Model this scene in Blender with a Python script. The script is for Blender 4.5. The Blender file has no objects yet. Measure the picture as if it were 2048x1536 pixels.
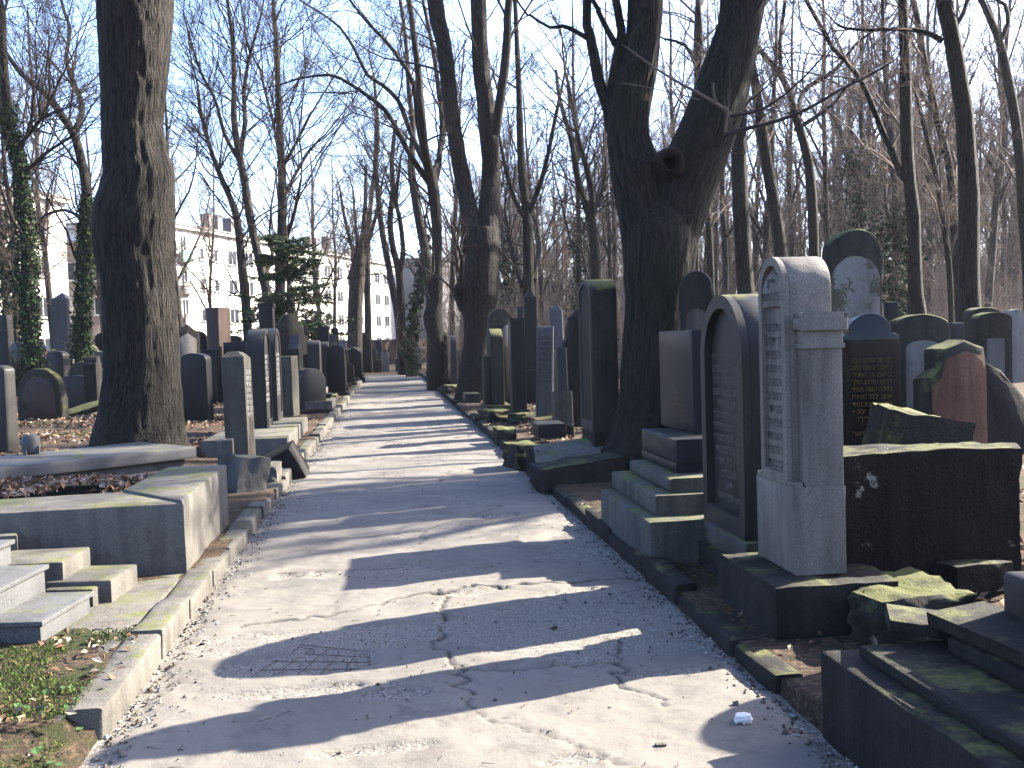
import bpy, math, random
import numpy as np
from mathutils import Vector, Matrix, Quaternion
random.seed(7)
scene = bpy.context.scene
COL = scene.collection
R = math.radians

# ------------------------------------------------------------------ camera, sky, sun, exposure
W0, H0, FPX = 2048., 1536., 1990.
PITCH, ROLL, EYE = R(2.36), R(1.7), 1.6
HEAD = R(7)                                   # the path runs 7 degrees left of the camera's heading
SUN_AZ, SUN_EL = R(65.5), R(30.5)               # azimuth measured from the heading towards the right
camd = bpy.data.cameras.new("camera"); cam = bpy.data.objects.new("camera", camd); COL.objects.link(cam)
camd.sensor_fit = 'HORIZONTAL'; camd.sensor_width = 36; camd.lens = 36 * FPX / W0
camd.clip_start = .05; camd.clip_end = 2000
F_ = Vector((0, math.cos(PITCH), -math.sin(PITCH))); U_ = Vector((0, math.sin(PITCH), math.cos(PITCH))); X_ = Vector((1, 0, 0))
XR = X_ * math.cos(ROLL) - U_ * math.sin(ROLL); UR = X_ * math.sin(ROLL) + U_ * math.cos(ROLL)
cam.matrix_world = Matrix(((XR.x, UR.x, -F_.x, 0), (XR.y, UR.y, -F_.y, 0), (XR.z, UR.z, -F_.z, EYE), (0, 0, 0, 1)))
scene.camera = cam
world = bpy.data.worlds.new("World"); scene.world = world; world.use_nodes = True
wn = world.node_tree; bg = wn.nodes['Background']
sky = wn.nodes.new('ShaderNodeTexSky'); sky.sky_type = 'NISHITA'; sky.sun_disc = False
sky.sun_elevation = SUN_EL; sky.sun_rotation = SUN_AZ; sky.air_density = 1.0; sky.dust_density = 2.2; sky.ozone_density = 4.0
wt = wn.nodes.new('ShaderNodeMix'); wt.data_type = 'RGBA'; wt.blend_type = 'MULTIPLY'; wt.inputs[0].default_value = 1; wt.inputs[7].default_value = (1., .955, 1.06, 1); wn.links.new(sky.outputs[0], wt.inputs[6]); wn.links.new(wt.outputs[2], bg.inputs[0]); bg.inputs[1].default_value = .085
sund = bpy.data.lights.new("sun", 'SUN'); sun = bpy.data.objects.new("sun", sund); COL.objects.link(sun)
sund.energy = 4.4; sund.angle = R(.53); sund.color = (1, .92, .79)
S = Vector((math.cos(SUN_EL) * math.sin(SUN_AZ), math.cos(SUN_EL) * math.cos(SUN_AZ), math.sin(SUN_EL)))
sun.rotation_mode = 'QUATERNION'; sun.rotation_quaternion = S.to_track_quat('Z', 'Y')
scene.view_settings.view_transform = 'Standard'; scene.view_settings.look = 'None'
scene.view_settings.exposure = 3.42; scene.view_settings.gamma = 1
scene.cycles.max_bounces = 5; scene.cycles.diffuse_bounces = 2; scene.cycles.transparent_max_bounces = 4

# ------------------------------------------------------------------ from photograph pixels to places
def ray(px, py):
    return F_ + XR * ((px - W0 / 2) / FPX) - UR * ((py - H0 / 2) / FPX)
def G(px, py, z=0.):                          # point of the plane at height z
    d = ray(px, py); k = (z - EYE) / d.z
    return Vector((d.x * k, d.y * k, z))
def P(px, py, D):                             # point at ground distance D along the heading
    d = ray(px, py); k = D / d.y
    return Vector((d.x * k, D, EYE + d.z * k))
cA, sA = math.cos(HEAD), math.sin(HEAD)
def ST(p): return (-p.x * sA + p.y * cA, p.x * cA + p.y * sA)         # along the path, across it
def XY(s, t, z=0.): return Vector((t * cA - s * sA, t * sA + s * cA, z))
def proj(p):
    v = Vector((p[0], p[1], p[2] - EYE)); d = v.dot(F_)
    return (W0 / 2 + FPX * v.dot(XR) / d, H0 / 2 - FPX * v.dot(UR) / d)
def solve(fun, target, lo, hi):
    flo = fun(lo) - target
    for _ in range(40):
        m = (lo + hi) / 2; fm = fun(m) - target
        if (fm > 0) == (flo > 0): lo, flo = m, fm
        else: hi = m
    return (lo + hi) / 2

# ------------------------------------------------------------------ numpy noise
def _h(i, j, k, seed):
    n = (i * 374761393 + j * 668265263 + k * 1274126177 + seed * 974711) & 0xffffffff
    n = ((n ^ (n >> 13)) * 1103515245) & 0xffffffff
    n = ((n ^ (n >> 16)) * 2654435761) & 0xffffffff
    return ((n >> 8) & 0xffff) / 32767.5 - 1.
def vnoise(p, seed=0):
    p = np.asarray(p, float); f = np.floor(p); q = p - f; f = f.astype(np.int64); q = q * q * (3 - 2 * q)
    x, y, z = f[..., 0], f[..., 1], f[..., 2]; a, b, c = q[..., 0], q[..., 1], q[..., 2]
    r = 0
    for dx in (0, 1):
        wx = a if dx else 1 - a
        for dy in (0, 1):
            wy = b if dy else 1 - b
            for dz in (0, 1):
                wz = c if dz else 1 - c
                r = r + wx * wy * wz * _h(x + dx, y + dy, z + dz, seed)
    return r
def fbm(p, seed=0, o=4):
    r = 0; a = .5; p = np.asarray(p, float)
    for i in range(o): r = r + a * vnoise(p * 2 ** i, seed + i); a *= .5
    return r
def sstep(a, b, x):
    t = np.clip((x - a) / (b - a), 0, 1); return t * t * (3 - 2 * t)

# ------------------------------------------------------------------ meshes and objects
class MB:
    def __init__(s): s.v = []; s.f = []; s.n = 0; s.att = []
    def add(s, v, faces, att=None):           # faces: list of (m,k) int arrays or lists of index lists
        v = np.asarray(v, float).reshape(-1, 3); s.v.append(v)
        for f in faces: s.f.append(np.asarray(f, np.int64) + s.n)
        s.att.append(np.zeros((len(v), 3)) if att is None else np.asarray(att, float).reshape(-1, 3))
        s.n += len(v); return s
    def mesh(s, name, smooth=None, attr=None):
        v = np.concatenate(s.v); me = bpy.data.meshes.new(name)
        me.vertices.add(len(v)); me.vertices.foreach_set('co', v.ravel())
        fs = [f if f.ndim == 2 else f.reshape(1, -1) for f in s.f]
        loops = np.concatenate([f.ravel() for f in fs]); tot = np.concatenate([np.full(len(f), f.shape[1]) for f in fs])
        me.loops.add(len(loops)); me.loops.foreach_set('vertex_index', loops.astype(np.int32))
        me.polygons.add(len(tot)); st = np.concatenate(([0], np.cumsum(tot)[:-1]))
        me.polygons.foreach_set('loop_start', st.astype(np.int32))
        try: me.polygons.foreach_set('loop_total', tot.astype(np.int32))
        except Exception: pass
        me.update(calc_edges=True)
        if attr:
            a = me.attributes.new(attr, 'FLOAT_VECTOR', 'POINT'); a.data.foreach_set('vector', np.concatenate(s.att).ravel())
        if smooth is None: me.polygons.foreach_set('use_smooth', np.zeros(len(tot), bool))
        if smooth is not None:
            me.polygons.foreach_set('use_smooth', np.ones(len(tot), bool))
            if smooth < 3: me.set_sharp_from_angle(angle=smooth)
        me.validate(); return me
def ob(name, me, m=None, parent=None, loc=None, rz=None):
    o = bpy.data.objects.new(name, me); COL.objects.link(o)
    if m and me and not me.materials: me.materials.append(m)
    if parent: o.parent = parent
    if loc is not None: o.location = loc
    if rz is not None: o.rotation_euler = (0, 0, rz)
    return o
def tag(o, label=None, cat=None, group=None, kind=None):
    if label: o['label'] = label
    if cat: o['category'] = cat
    if group: o['group'] = group
    if kind: o['kind'] = kind
    return o
def thing(name, label, cat, loc, rz=0., group=None):
    return tag(ob(name, None, loc=loc, rz=rz), label, cat, group)

# ------------------------------------------------------------------ materials
class NT:
    def __init__(s, name):
        s.m = bpy.data.materials.new(name); s.m.use_nodes = True; s.t = s.m.node_tree; s.b = s.t.nodes['Principled BSDF']
    def n(s, typ, **k):
        q = s.t.nodes.new(typ)
        for a, v in k.items():
            if a.startswith('i_'):
                key = a[2:]; key = int(key) if key.isdigit() else key.replace('_', ' ')
                q.inputs[key].default_value = v
            else: setattr(q, a, v)
        return q
    def l(s, a, b): s.t.links.new(a, b)
    def noise(s, vec, scale, detail=4, rough=.6, dist=0):
        q = s.n('ShaderNodeTexNoise', i_Scale=scale, i_Detail=detail, i_Roughness=rough, i_Distortion=dist); s.l(vec, q.inputs['Vector']); return q.outputs['Fac']
    def ramp(s, fac, a, b, ca=(0, 0, 0, 1), cb=(1, 1, 1, 1)):
        q = s.n('ShaderNodeValToRGB'); q.color_ramp.elements[0].position = a; q.color_ramp.elements[1].position = b
        q.color_ramp.elements[0].color = ca; q.color_ramp.elements[1].color = cb; s.l(fac, q.inputs[0]); return q.outputs[0]
    def mix(s, fac, a, b, mode='MIX'):
        q = s.n('ShaderNodeMix', data_type='RGBA', blend_type=mode)
        for i, x in ((0, fac), (6, a), (7, b)):
            if hasattr(x, 'links'): s.l(x, q.inputs[i])
            else: q.inputs[i].default_value = x if i == 0 else (*x[:3], 1)
        return q.outputs[2]
    def math(s, op, a, b=0.):
        q = s.n('ShaderNodeMath', operation=op)
        for i, x in ((0, a), (1, b)):
            if hasattr(x, 'links'): s.l(x, q.inputs[i])
            else: q.inputs[i].default_value = x
        return q.outputs[0]
    def coords(s, stretch=(1, 1, 1), src='Object', rnd=True):
        tc = s.n('ShaderNodeTexCoord'); mp = s.n('ShaderNodeMapping'); mp.inputs['Scale'].default_value = stretch
        v = tc.outputs[src]
        if rnd:
            oi = s.n('ShaderNodeObjectInfo'); va = s.n('ShaderNodeVectorMath', operation='ADD'); ml = s.math('MULTIPLY', oi.outputs['Random'], 37.)
            cb = s.n('ShaderNodeCombineXYZ'); s.l(ml, cb.inputs[0]); s.l(ml, cb.inputs[1]); s.l(ml, cb.inputs[2])
            s.l(v, va.inputs[0]); s.l(cb.outputs[0], va.inputs[1]); v = va.outputs[0]
        s.l(v, mp.inputs[0]); return mp.outputs[0]
    def bump(s, h, strength, dist):
        q = s.n('ShaderNodeBump', i_Strength=strength, i_Distance=dist); s.l(h, q.inputs['Height']); s.l(q.outputs[0], s.b.inputs['Normal'])
    def out(s, col, rough, spec=.3):
        if hasattr(col, 'links'): s.l(col, s.b.inputs['Base Color'])
        else: s.b.inputs['Base Color'].default_value = (*col[:3], 1)
        if hasattr(rough, 'links'): s.l(rough, s.b.inputs['Roughness'])
        else: s.b.inputs['Roughness'].default_value = rough
        s.b.inputs['Specular IOR Level'].default_value = spec
        return s.m

K_ALB = .33
def stone_mat(name, c1, c2, rough=.75, speck=0., moss=.5, stain=.5, bump=.35, mosscol=(.058, .062, .018), spec=.15, patch=None, plo=.50):
    c1 = tuple(x * K_ALB for x in c1); c2 = tuple(x * K_ALB for x in c2)
    t = NT(name); v = t.coords(); vs = t.coords((3, 3, .35))
    col = t.mix(t.ramp(t.noise(v, 2.2, 6), .35, .65), c1, c2)
    mo = t.noise(v, 7.5, 9, .78); col = t.mix(t.math('MULTIPLY', t.ramp(mo, .50, .66), .55), col, tuple(x * .42 for x in c1)); col = t.mix(t.math('MULTIPLY', t.ramp(mo, .46, .34), .35), col, tuple(min(1, x * 1.45) for x in c2))
    if speck:
        sp = t.ramp(t.noise(v, 140, 2), .42, .58)
        col = t.mix(speck, col, t.mix(sp, tuple(x * .45 for x in c1), tuple(min(1, x * 1.5) for x in c2)))
    if patch:                                 # flaked plaster or a bared face
        pm = t.ramp(t.noise(v, 2.6, 8, .7), plo, plo + .03); col = t.mix(pm, col, patch)
    st = t.ramp(t.noise(vs, 2.0, 6, .65), .42, .7); col = t.mix(t.math('MULTIPLY', st, stain), col, tuple(x * .35 for x in c1))
    ge = t.n('ShaderNodeNewGeometry'); sx = t.n('ShaderNodeSeparateXYZ'); t.l(ge.outputs['Normal'], sx.inputs[0])
    up = t.math('ADD', t.math('MULTIPLY', sx.outputs[2], .28), t.noise(v, 3.5, 7, .7))
    mm = t.ramp(up, .80 - .36 * moss, .93 - .36 * moss); col = t.mix(t.math('MULTIPLY', mm, .9), col, t.mix(t.noise(v, 25, 3), tuple(x * .6 for x in mosscol), tuple(x * 1.5 for x in mosscol)))
    h = t.math('ADD', t.math('MULTIPLY', t.noise(v, 9, 8, .7), 1.), t.math('MULTIPLY', t.noise(v, 70, 4), .35))
    if bump: t.bump(h, bump, .03)
    return t.out(col, rough if not moss else t.math('ADD', t.math('MULTIPLY', mm, .9 - rough), rough), spec)
M = {}
M['granite_dark'] = stone_mat('polished dark granite', (0.015, 0.015, 0.018), (0.025, 0.025, 0.028), .5, .5, 0.02, .15, .02, spec=.12)
M['granite_black'] = stone_mat('black granite', (0.006, 0.006, 0.0084), (0.0096, 0.0096, 0.012), .2, .25, 0, .1, .02, spec=.2)
M['granite_grey'] = stone_mat('grey granite', (0.12, 0.12, 0.12), (0.168, 0.164, 0.16), .6, .4, .05, .5, .12)
M['granite_mid'] = stone_mat('slate grey granite', (0.033, 0.0315, 0.031), (0.055, 0.053, 0.051), .5, .4, .05, .4, .06, spec=.15)
M['granite_step'] = stone_mat('pale step granite', (0.1255, 0.1279, 0.1279), (0.1628, 0.165, 0.1628), .6, .5, .0, .35, .1)
M['sand_grey'] = stone_mat('weathered sandstone', (0.088, 0.08, 0.064), (0.14, 0.128, 0.104), .85, .25, .3, .8, .5)
M['sand_moss'] = stone_mat('mossy sandstone', (0.042, 0.0396, 0.0288), (0.072, 0.0672, 0.051), .9, .2, .5, .8, .7)
M['sand_dark'] = stone_mat('blackened sandstone', (0.021, 0.0192, 0.0168), (0.0408, 0.0372, 0.0318), .9, .2, .04, .7, .6)
M['rock_moss'] = stone_mat('rough mossy rock', (0.0385, 0.035, 0.0294), (0.077, 0.07, 0.0574), .95, .2, .55, .7, 1.0)
M['concrete'] = stone_mat('old concrete', (0.1496, 0.1384, 0.116), (0.2169, 0.202, 0.1757), .9, .25, .06, .6, .45)
M['concrete_pale'] = stone_mat('pale concrete', (.30, .29, .27), (.39, .375, .35), .9, .25, .2, .55, .4)
M['plaster_stone'] = stone_mat('plaster faced stone', (.19, .175, .15), (.25, .23, .20), .9, .1, .35, .5, .5, patch=(.10, .085, .07))
M['plaster_flake'] = stone_mat('flaking plaster with moss', (.27, .25, .22), (.34, .32, .28), .9, .1, .55, .6, .5, patch=(.05, .045, .028), plo=.52)
M['plaster_pale'] = stone_mat('pale plaster', (.22, .20, .18), (.28, .255, .23), .9, .1, .0, .55, .4)
M['red_stone'] = stone_mat('bare red stone', (.20, .085, .05), (.28, .145, .09), .9, .2, .36, .7, .7)
M['red_brown'] = stone_mat('red brown granite', (0.063, 0.035, 0.028), (0.091, 0.0525, 0.042), .5, .4, .1, .4, .1)
M['brick'] = stone_mat('old brick', (0.088, 0.052, 0.036), (0.12, 0.072, 0.052), .9, .2, .2, .6, .5)
def plain(name, c, rough=.7, spec=.3, var=.0, metal=0):
    t = NT(name); col = c
    if var: col = t.mix(t.noise(t.coords(), 6, 4), tuple(x * (1 - var) for x in c), tuple(x * (1 + var) for x in c))
    t.b.inputs['Metallic'].default_value = metal
    return t.out(col, rough, spec)
M['letter_dark'] = plain('dark cut letters', (.014, .013, .012), .8)
M['letter_gold'] = plain('gilt letters', (.06, .040, .014), .9, spec=.1, var=.4)
M['letter_pale'] = plain('pale cut letters', (.20, .20, .20), .8)
M['letter_mid'] = plain('worn cut letters', (.075, .066, .055), .8)
M['rust'] = plain('rusty steel', (.03, .02, .016), .8, var=.4)
M['iron'] = plain('dark iron', (.03, .03, .035), .5)

def bark_mat(name, ca, cb, green, gamt=.5, scale=1.):
    t = NT(name); at = t.n('ShaderNodeAttribute', attribute_name='bark'); v = at.outputs['Vector']
    mp = t.n('ShaderNodeMapping'); mp.inputs['Scale'].default_value = (1, 1, .11); t.l(v, mp.inputs[0]); v2 = mp.outputs[0]
    r1 = t.math('ABSOLUTE', t.math('SUBTRACT', t.noise(v2, 20 * scale, 2, .5, .6), .5)); r2 = t.math('ABSOLUTE', t.math('SUBTRACT', t.noise(v2, 46 * scale, 2, .5, .4), .5))
    ridge = t.math('ADD', t.math('MULTIPLY', t.ramp(r1, .0, .13), .7), t.math('MULTIPLY', t.ramp(r2, 0., .12), .35))
    n2 = t.noise(v2, 45 * scale, 5, .7)
    h = t.math('ADD', ridge, t.math('MULTIPLY', n2, .6))
    col = t.mix(t.ramp(h, .35, 1.15), ca, cb)
    g = t.ramp(t.noise(v, 1.6, 6, .65), .62 - gamt * .2, .80 - gamt * .2); col = t.mix(t.math('MULTIPLY', g, .75), col, green)
    t.bump(h, 1., .045 / scale)
    return t.out(col, .9, .15)
M['bark'] = bark_mat('fissured bark', (0.002678, 0.002177, 0.001674), (0.02076, 0.01775, 0.01406), (0.0134, 0.01406, 0.006026), .45)
M['bark_moss'] = bark_mat('mossy bark', (0.002678, 0.002344, 0.001674), (0.01741, 0.0154, 0.01205), (0.01004, 0.01205, 0.004352), .9)
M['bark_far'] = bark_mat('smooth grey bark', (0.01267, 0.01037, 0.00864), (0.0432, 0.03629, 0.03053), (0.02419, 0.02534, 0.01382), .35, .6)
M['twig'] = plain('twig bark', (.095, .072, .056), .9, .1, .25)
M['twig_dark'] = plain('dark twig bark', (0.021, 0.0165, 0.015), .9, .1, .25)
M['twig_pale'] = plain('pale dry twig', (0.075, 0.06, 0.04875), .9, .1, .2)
M['scar'] = bark_mat('rotted scar wood', (.005, .003, .0025), (.028, .018, .012), (.06, .045, .03), .3, 1.5)
def leaf_mat(name, src='leafcol', rough=.85, trans=.15):
    t = NT(name); at = t.n('ShaderNodeAttribute', attribute_name=src); t.b.inputs['Transmission Weight'].default_value = 0
    return t.out(at.outputs['Color'], rough, .12)
M['leaves'] = leaf_mat('leaf colours')

# ------------------------------------------------------------------ stone shapes
def resample(o, step):
    o = np.asarray(o, float); r = []
    for a, b in zip(o, np.roll(o, -1, 0)):
        n = max(1, int(np.ceil(np.hypot(*(b - a)) / step)))
        for i in range(n): r.append(a + (b - a) * i / n)
    return np.array(r)
def arc(cx, cz, rx, rz, a0, a1, n=14): return [(cx + rx * math.cos(R(a0 + (a1 - a0) * i / n)), cz + rz * math.sin(R(a0 + (a1 - a0) * i / n))) for i in range(n + 1)]
def outline(kind, w, h):                      # counter-clockwise in x,z seen from the front
    a = w / 2
    if kind == 'flat': return [(-a, 0), (a, 0), (a, h), (-a, h)]
    if kind == 'arch': return [(-a, 0), (a, 0)] + arc(0, h - a, a, a, 0, 180, 18)
    if kind == 'low_arch': return [(-a, 0), (a, 0)] + arc(0, h - a * .45, a, a * .45, 0, 180, 16)
    if kind == 'gable': return [(-a, 0), (a, 0), (a, h - a * .7), (0, h), (-a, h - a * .7)]
    if kind == 'shoulder':
        b = a * .72; q = h - b * .9 - .04
        return [(-a, 0), (a, 0), (a, q - .03)] + arc(a - .05, q - .03, .05, .05, 0, 90, 4) + [(b, q + .02)] + arc(0, q + .04, b, h - q - .04, 0, 180, 14) + [(-b, q + .02)] + arc(-a + .05, q - .03, .05, .05, 90, 180, 4) + [(-a, q - .03)]
    if kind == 'tier': return [(-a, 0), (a, 0), (a, h * .72), (a * .8, h * .76), (a * .8, h * .86), (a * .5, h * .88)] + arc(0, h * .88, a * .5, h * .12, 0, 180, 10) + [(-a * .5, h * .88), (-a * .8, h * .86), (-a * .8, h * .76), (-a, h * .72)]
    if kind == 'broken': return [(-a, 0), (a, 0), (a * .97, h * .84), (a * .85, h * .95), (a * .2, h), (-a * .5, h * .93), (-a * .62, h * .80), (-a * .95, h * .74)]
    if kind == 'wedge': return [(-a, 0), (a, 0), (a * .98, h * .5), (a * .3, h * .8), (-a * .75, h), (-a, h * .7)]
    if kind == 'taper': return [(-a, 0), (a, 0), (a * .78, h), (-a * .78, h)]
def slab_mb(mb, o, T, bevel=.012, rough=0., y0=0., seed=0, step=.09, off=(0, 0, 0), lean=None):
    o = resample(o, step); n = len(o)
    d = np.roll(o, -1, 0) - np.roll(o, 1, 0); ln = np.hypot(d[:, 0], d[:, 1])[:, None] + 1e-9; nor = np.stack([d[:, 1], -d[:, 0]], 1) / ln
    b = min(bevel, T * .25); ys = [0, b * .3, b, T * .35, T * .65, T - b, T - b * .3, T]; ins = [b, b * .3, 0, 0, 0, 0, b * .3, b]
    v = []
    for y, i in zip(ys, ins):
        q = o - nor * i; v.append(np.stack([q[:, 0], np.full(n, y + y0), q[:, 1]], 1))
    v = np.concatenate(v)
    if rough:
        k = np.stack([fbm(v * 3.5 + 11.3 * seed, seed + j, 5) for j in range(3)], 1); k[:, 1] *= .7
        v = v + k * rough * np.clip((v[:, 2:3] - o[:, 1].min()) * 8 + .3, 0, 1)
    if lean is not None: v = v @ np.array(lean).T
    v = v + np.array(off)
    L = len(ys); i = np.arange(n); j = (i + 1) % n; q = []
    for k in range(L - 1): q.append(np.stack([k * n + j, k * n + i, (k + 1) * n + i, (k + 1) * n + j], 1))
    mb.add(v, [np.concatenate(q), np.arange(n).reshape(1, -1), ((L - 1) * n + np.arange(n))[::-1].reshape(1, -1)])
    return mb
def box_mb(mb, w, d, h, off=(0, 0, 0), bevel=.012, rough=0., seed=0, step=.12):   # centred in x and y, on z = 0
    return slab_mb(mb, outline('flat', w, h), d, bevel, rough, -d / 2, seed, step, off)
def slab(kind, w, h, T, **k): return slab_mb(MB(), outline(kind, w, h), T, **k).mesh('stone', R(35))
def boxm(w, d, h, **k): return box_mb(MB(), w, d, h, **k).mesh('block', R(35))
def ring_mb(mb, oa, ob_, T, y0):              # flat frame between an outer and an inner outline
    n = 60
    def rs(o):
        o = np.asarray(o + [o[0]], float); L = np.concatenate(([0], np.cumsum(np.hypot(*np.diff(o, axis=0).T)))); q = np.linspace(0, L[-1], n, endpoint=False)
        return np.stack([np.interp(q, L, o[:, 0]), np.interp(q, L, o[:, 1])], 1)
    # match by direction so that both outlines start at the same corner
    A, B = rs(oa), rs(ob_); v = []
    for o, y in ((A, y0), (B, y0), (B, y0 + T), (A, y0 + T)): v.append(np.stack([o[:, 0], np.full(n, y), o[:, 1]], 1))
    i = np.arange(n); j = (i + 1) % n; q = [np.stack([a * n + j, a * n + i, b * n + i, b * n + j], 1)[:, ::-1] for a, b in ((0, 1), (1, 2), (2, 3), (3, 0))]
    mb.add(np.concatenate(v), [np.concatenate(q)]); return mb
def rock_mesh(w, d, h, seed=0, rough=.18, n=14, boxy=.6):
    g = np.linspace(-1, 1, n); v = []; f = []; c = 0
    for ax in range(3):
        for sg in (-1, 1):
            a, b = np.meshgrid(g, g, indexing='ij'); p = np.zeros((n, n, 3)); p[..., ax] = sg; p[..., (ax + 1) % 3] = a * sg; p[..., (ax + 2) % 3] = b
            v.append(p.reshape(-1, 3)); i = np.arange(n * n).reshape(n, n); f.append(np.stack([i[:-1, :-1], i[1:, :-1], i[1:, 1:], i[:-1, 1:]], -1).reshape(-1, 4) + c); c += n * n
    v = np.concatenate(v); sph = v / np.linalg.norm(v, axis=1)[:, None]; v = v * boxy + sph * (1 - boxy)
    k = fbm(v * 1.3 + seed * 7.7, seed, 5); k2 = np.abs(vnoise(v * 2.1 + seed, seed + 9))
    v = v * (1 + rough * (k * 1.4 - k2 * .5))[:, None]
    v = v * np.array([w / 2, d / 2, h / 2]); v[:, 2] += h / 2
    return MB().add(v, [np.concatenate(f)]).mesh('rock', R(50))

_txt = {}
HEB = ["פ״נ", "איש תם וישר", "הולך תמים", "ירא אלהים כל ימיו", "מעשיו היו טובים", "בנו של מורנו הרב", "נפטר בשם טוב", "ביום ג׳ אדר", "לבית עולמו הלך", "צדקה עשה תמיד", "אהוב לכל מכיריו", "ונקבר בכבוד", "זכרו לא יסוף", "תנצב״ה"]
def text_mesh(lines, width, lh, reverse=True, size=None):
    key = (tuple(lines), round(width, 2), round(lh, 3))
    if key in _txt: return _txt[key]
    mb = MB(); dg = None
    for i, t in enumerate(lines):
        cu = bpy.data.curves.new('t', 'FONT'); cu.body = t[::-1] if reverse else t; cu.align_x = 'CENTER'; cu.size = lh * .95; cu.resolution_u = 1
        o = bpy.data.objects.new('t', cu); COL.objects.link(o); bpy.context.view_layer.update()
        me = bpy.data.meshes.new_from_object(o.evaluated_get(bpy.context.evaluated_depsgraph_get()))
        v = np.zeros(len(me.vertices) * 3); me.vertices.foreach_get('co', v); v = v.reshape(-1, 3)
        if len(v):
            w = v[:, 0].max() - v[:, 0].min(); k = min(1.35, width / max(w, .01)) if w else 1
            v[:, 0] *= k
            q = np.stack([v[:, 0], np.full(len(v), 0.), v[:, 1] - i * lh], 1)
            mb.add(q, [np.array([p.vertices[:]]) for p in me.polygons])
        bpy.data.objects.remove(o); bpy.data.meshes.remove(me); bpy.data.curves.remove(cu)
    m = mb.mesh('lettering'); _txt[key] = m; return m
RZ = {'right': HEAD - R(90), 'left': HEAD + R(90), 'cam': HEAD, 'back': HEAD + R(180)}

def inscription(root, z, width, lh, n, mat='letter_dark', y=-.003, start=0):
    o = ob('inscription', text_mesh([HEB[(start + i) % len(HEB)] for i in range(n)], width, lh), M[mat], root, (0, y, z)); return o

# a gravestone of the two rows that line the path, measured from the corner of its face nearest the camera
def measure(side, px, py, zb, top, far, sidepx, t=None):
    if t is None: c = G(px, py, zb); s, t = ST(c)
    else:
        s = solve(lambda q: proj(XY(q, t, .3))[0], px, 3., 75.); zb = solve(lambda z: proj(XY(s, t, z))[1], py, -.3, 2.); c = XY(s, t, zb)
    D = c.y
    W = solve(lambda w: proj(XY(s + w, t, zb))[0], far, .02, 4.) if far is not None else .6
    sg = 1 if side == 'right' else -1
    T = solve(lambda w: proj(XY(s, t + sg * w, zb))[0], sidepx, .02, 3.)
    H = solve(lambda h: proj((c.x, c.y, zb + h))[1], top, .05, 6.)
    return s, t, D, W, T, H, zb
def row_stone(side, label, kind, px, py, zb, top, far, sidepx, mat='granite_dark', base=(), W=None, T=None, rough=0., bevel=.012, lean=(0, 0), text=None, frame=None, cap=None, name='gravestone', cat='gravestone', zg=0.08, group=None, t=None):
    s, t, D, w, tt, H, zb = measure(side, px, py, zb, top, far, sidepx, t); W = W or min(max(w, .3), 1.1); T = T or min(max(tt, .12), .6)
    p = XY(s + W / 2, t, zb)
    r = thing(name, label, cat, p, RZ[side], group)
    r.rotation_euler = (R(lean[0]), R(lean[1]), RZ[side])
    sd = int(px * 7 + py)
    if kind == 'obelisk': o = ob('shaft', obelisk(W, T, H), M[mat], r, (0, T / 2, 0))
    elif kind == 'hip':
        mb = slab_mb(MB(), outline('flat', W, H - .07), T, bevel, rough, 0, sd); a, b = W / 2, T
        v = [(-a, 0, H - .072), (a, 0, H - .072), (a, b, H - .072), (-a, b, H - .072), (-a * .8, b * .28, H), (a * .8, b * .28, H), (a * .8, b * .72, H), (-a * .8, b * .72, H)]
        mb.add(v, [np.array([[0, 1, 5, 4], [1, 2, 6, 5], [2, 3, 7, 6], [3, 0, 4, 7], [4, 5, 6, 7]])]); o = ob('slab', mb.mesh('stone', R(25)), M[mat], r)
    else: o = ob('slab', slab(kind, W, H, T, bevel=bevel, rough=rough, seed=sd % 50), M[mat], r)
    if frame:
        fw, fd, fm = frame; oi = outline(kind if kind != 'shoulder' else 'arch', W - 2 * fw, H - fw - .12); oi = [(x, z + .12) for x, z in oi]
        ob('frame', ring_mb(MB(), outline(kind, W, H), oi, fd, -fd).mesh('frame', R(30)), M[fm], r)
    if cap: ob('cap', boxm(W + .06, T + .06, cap, bevel=.015), M[mat], r, (0, T / 2, H))
    z = 0
    for i, b in enumerate(base):              # blocks under it, top one first: (extra width, extra depth, height, material)
        bo = ob('base', boxm(W + b[0], T + b[1], b[2], bevel=.015, rough=b[4] if len(b) > 4 else .006, seed=sd % 50 + i), M[b[3]], r, (0, T / 2, z - b[2])); z -= b[2]
    rest = zb + z - zg
    if rest > .02:                            # footing down to the soil
        ob('footing', boxm(W + .02 + (base[-1][0] if base else 0), T + .02 + (base[-1][1] if base else 0), rest + .1, bevel=.02, rough=.02, seed=sd % 50), M['sand_dark'], r, (0, T / 2, z - rest - .1))
    if text:
        n, lh, lm, zz = text[:4]; inscription(r, H * zz, W * .72, lh, n, lm, start=sd % 9)
    return r
def obelisk(w, d, h, k=.74):
    a, b = w / 2, d / 2; q = h * .93; v = [(-a, -b, 0), (a, -b, 0), (a, b, 0), (-a, b, 0)]
    v += [(x * k, y * k, q) for x, y, _ in v[:4]] + [(0, 0, h)]
    return MB().add(v, [np.array([[0, 1, 5, 4], [1, 2, 6, 5], [2, 3, 7, 6], [3, 0, 4, 7]]), np.array([[4, 5, 8], [5, 6, 8], [6, 7, 8], [7, 4, 8]])]).mesh('obelisk')
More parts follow.
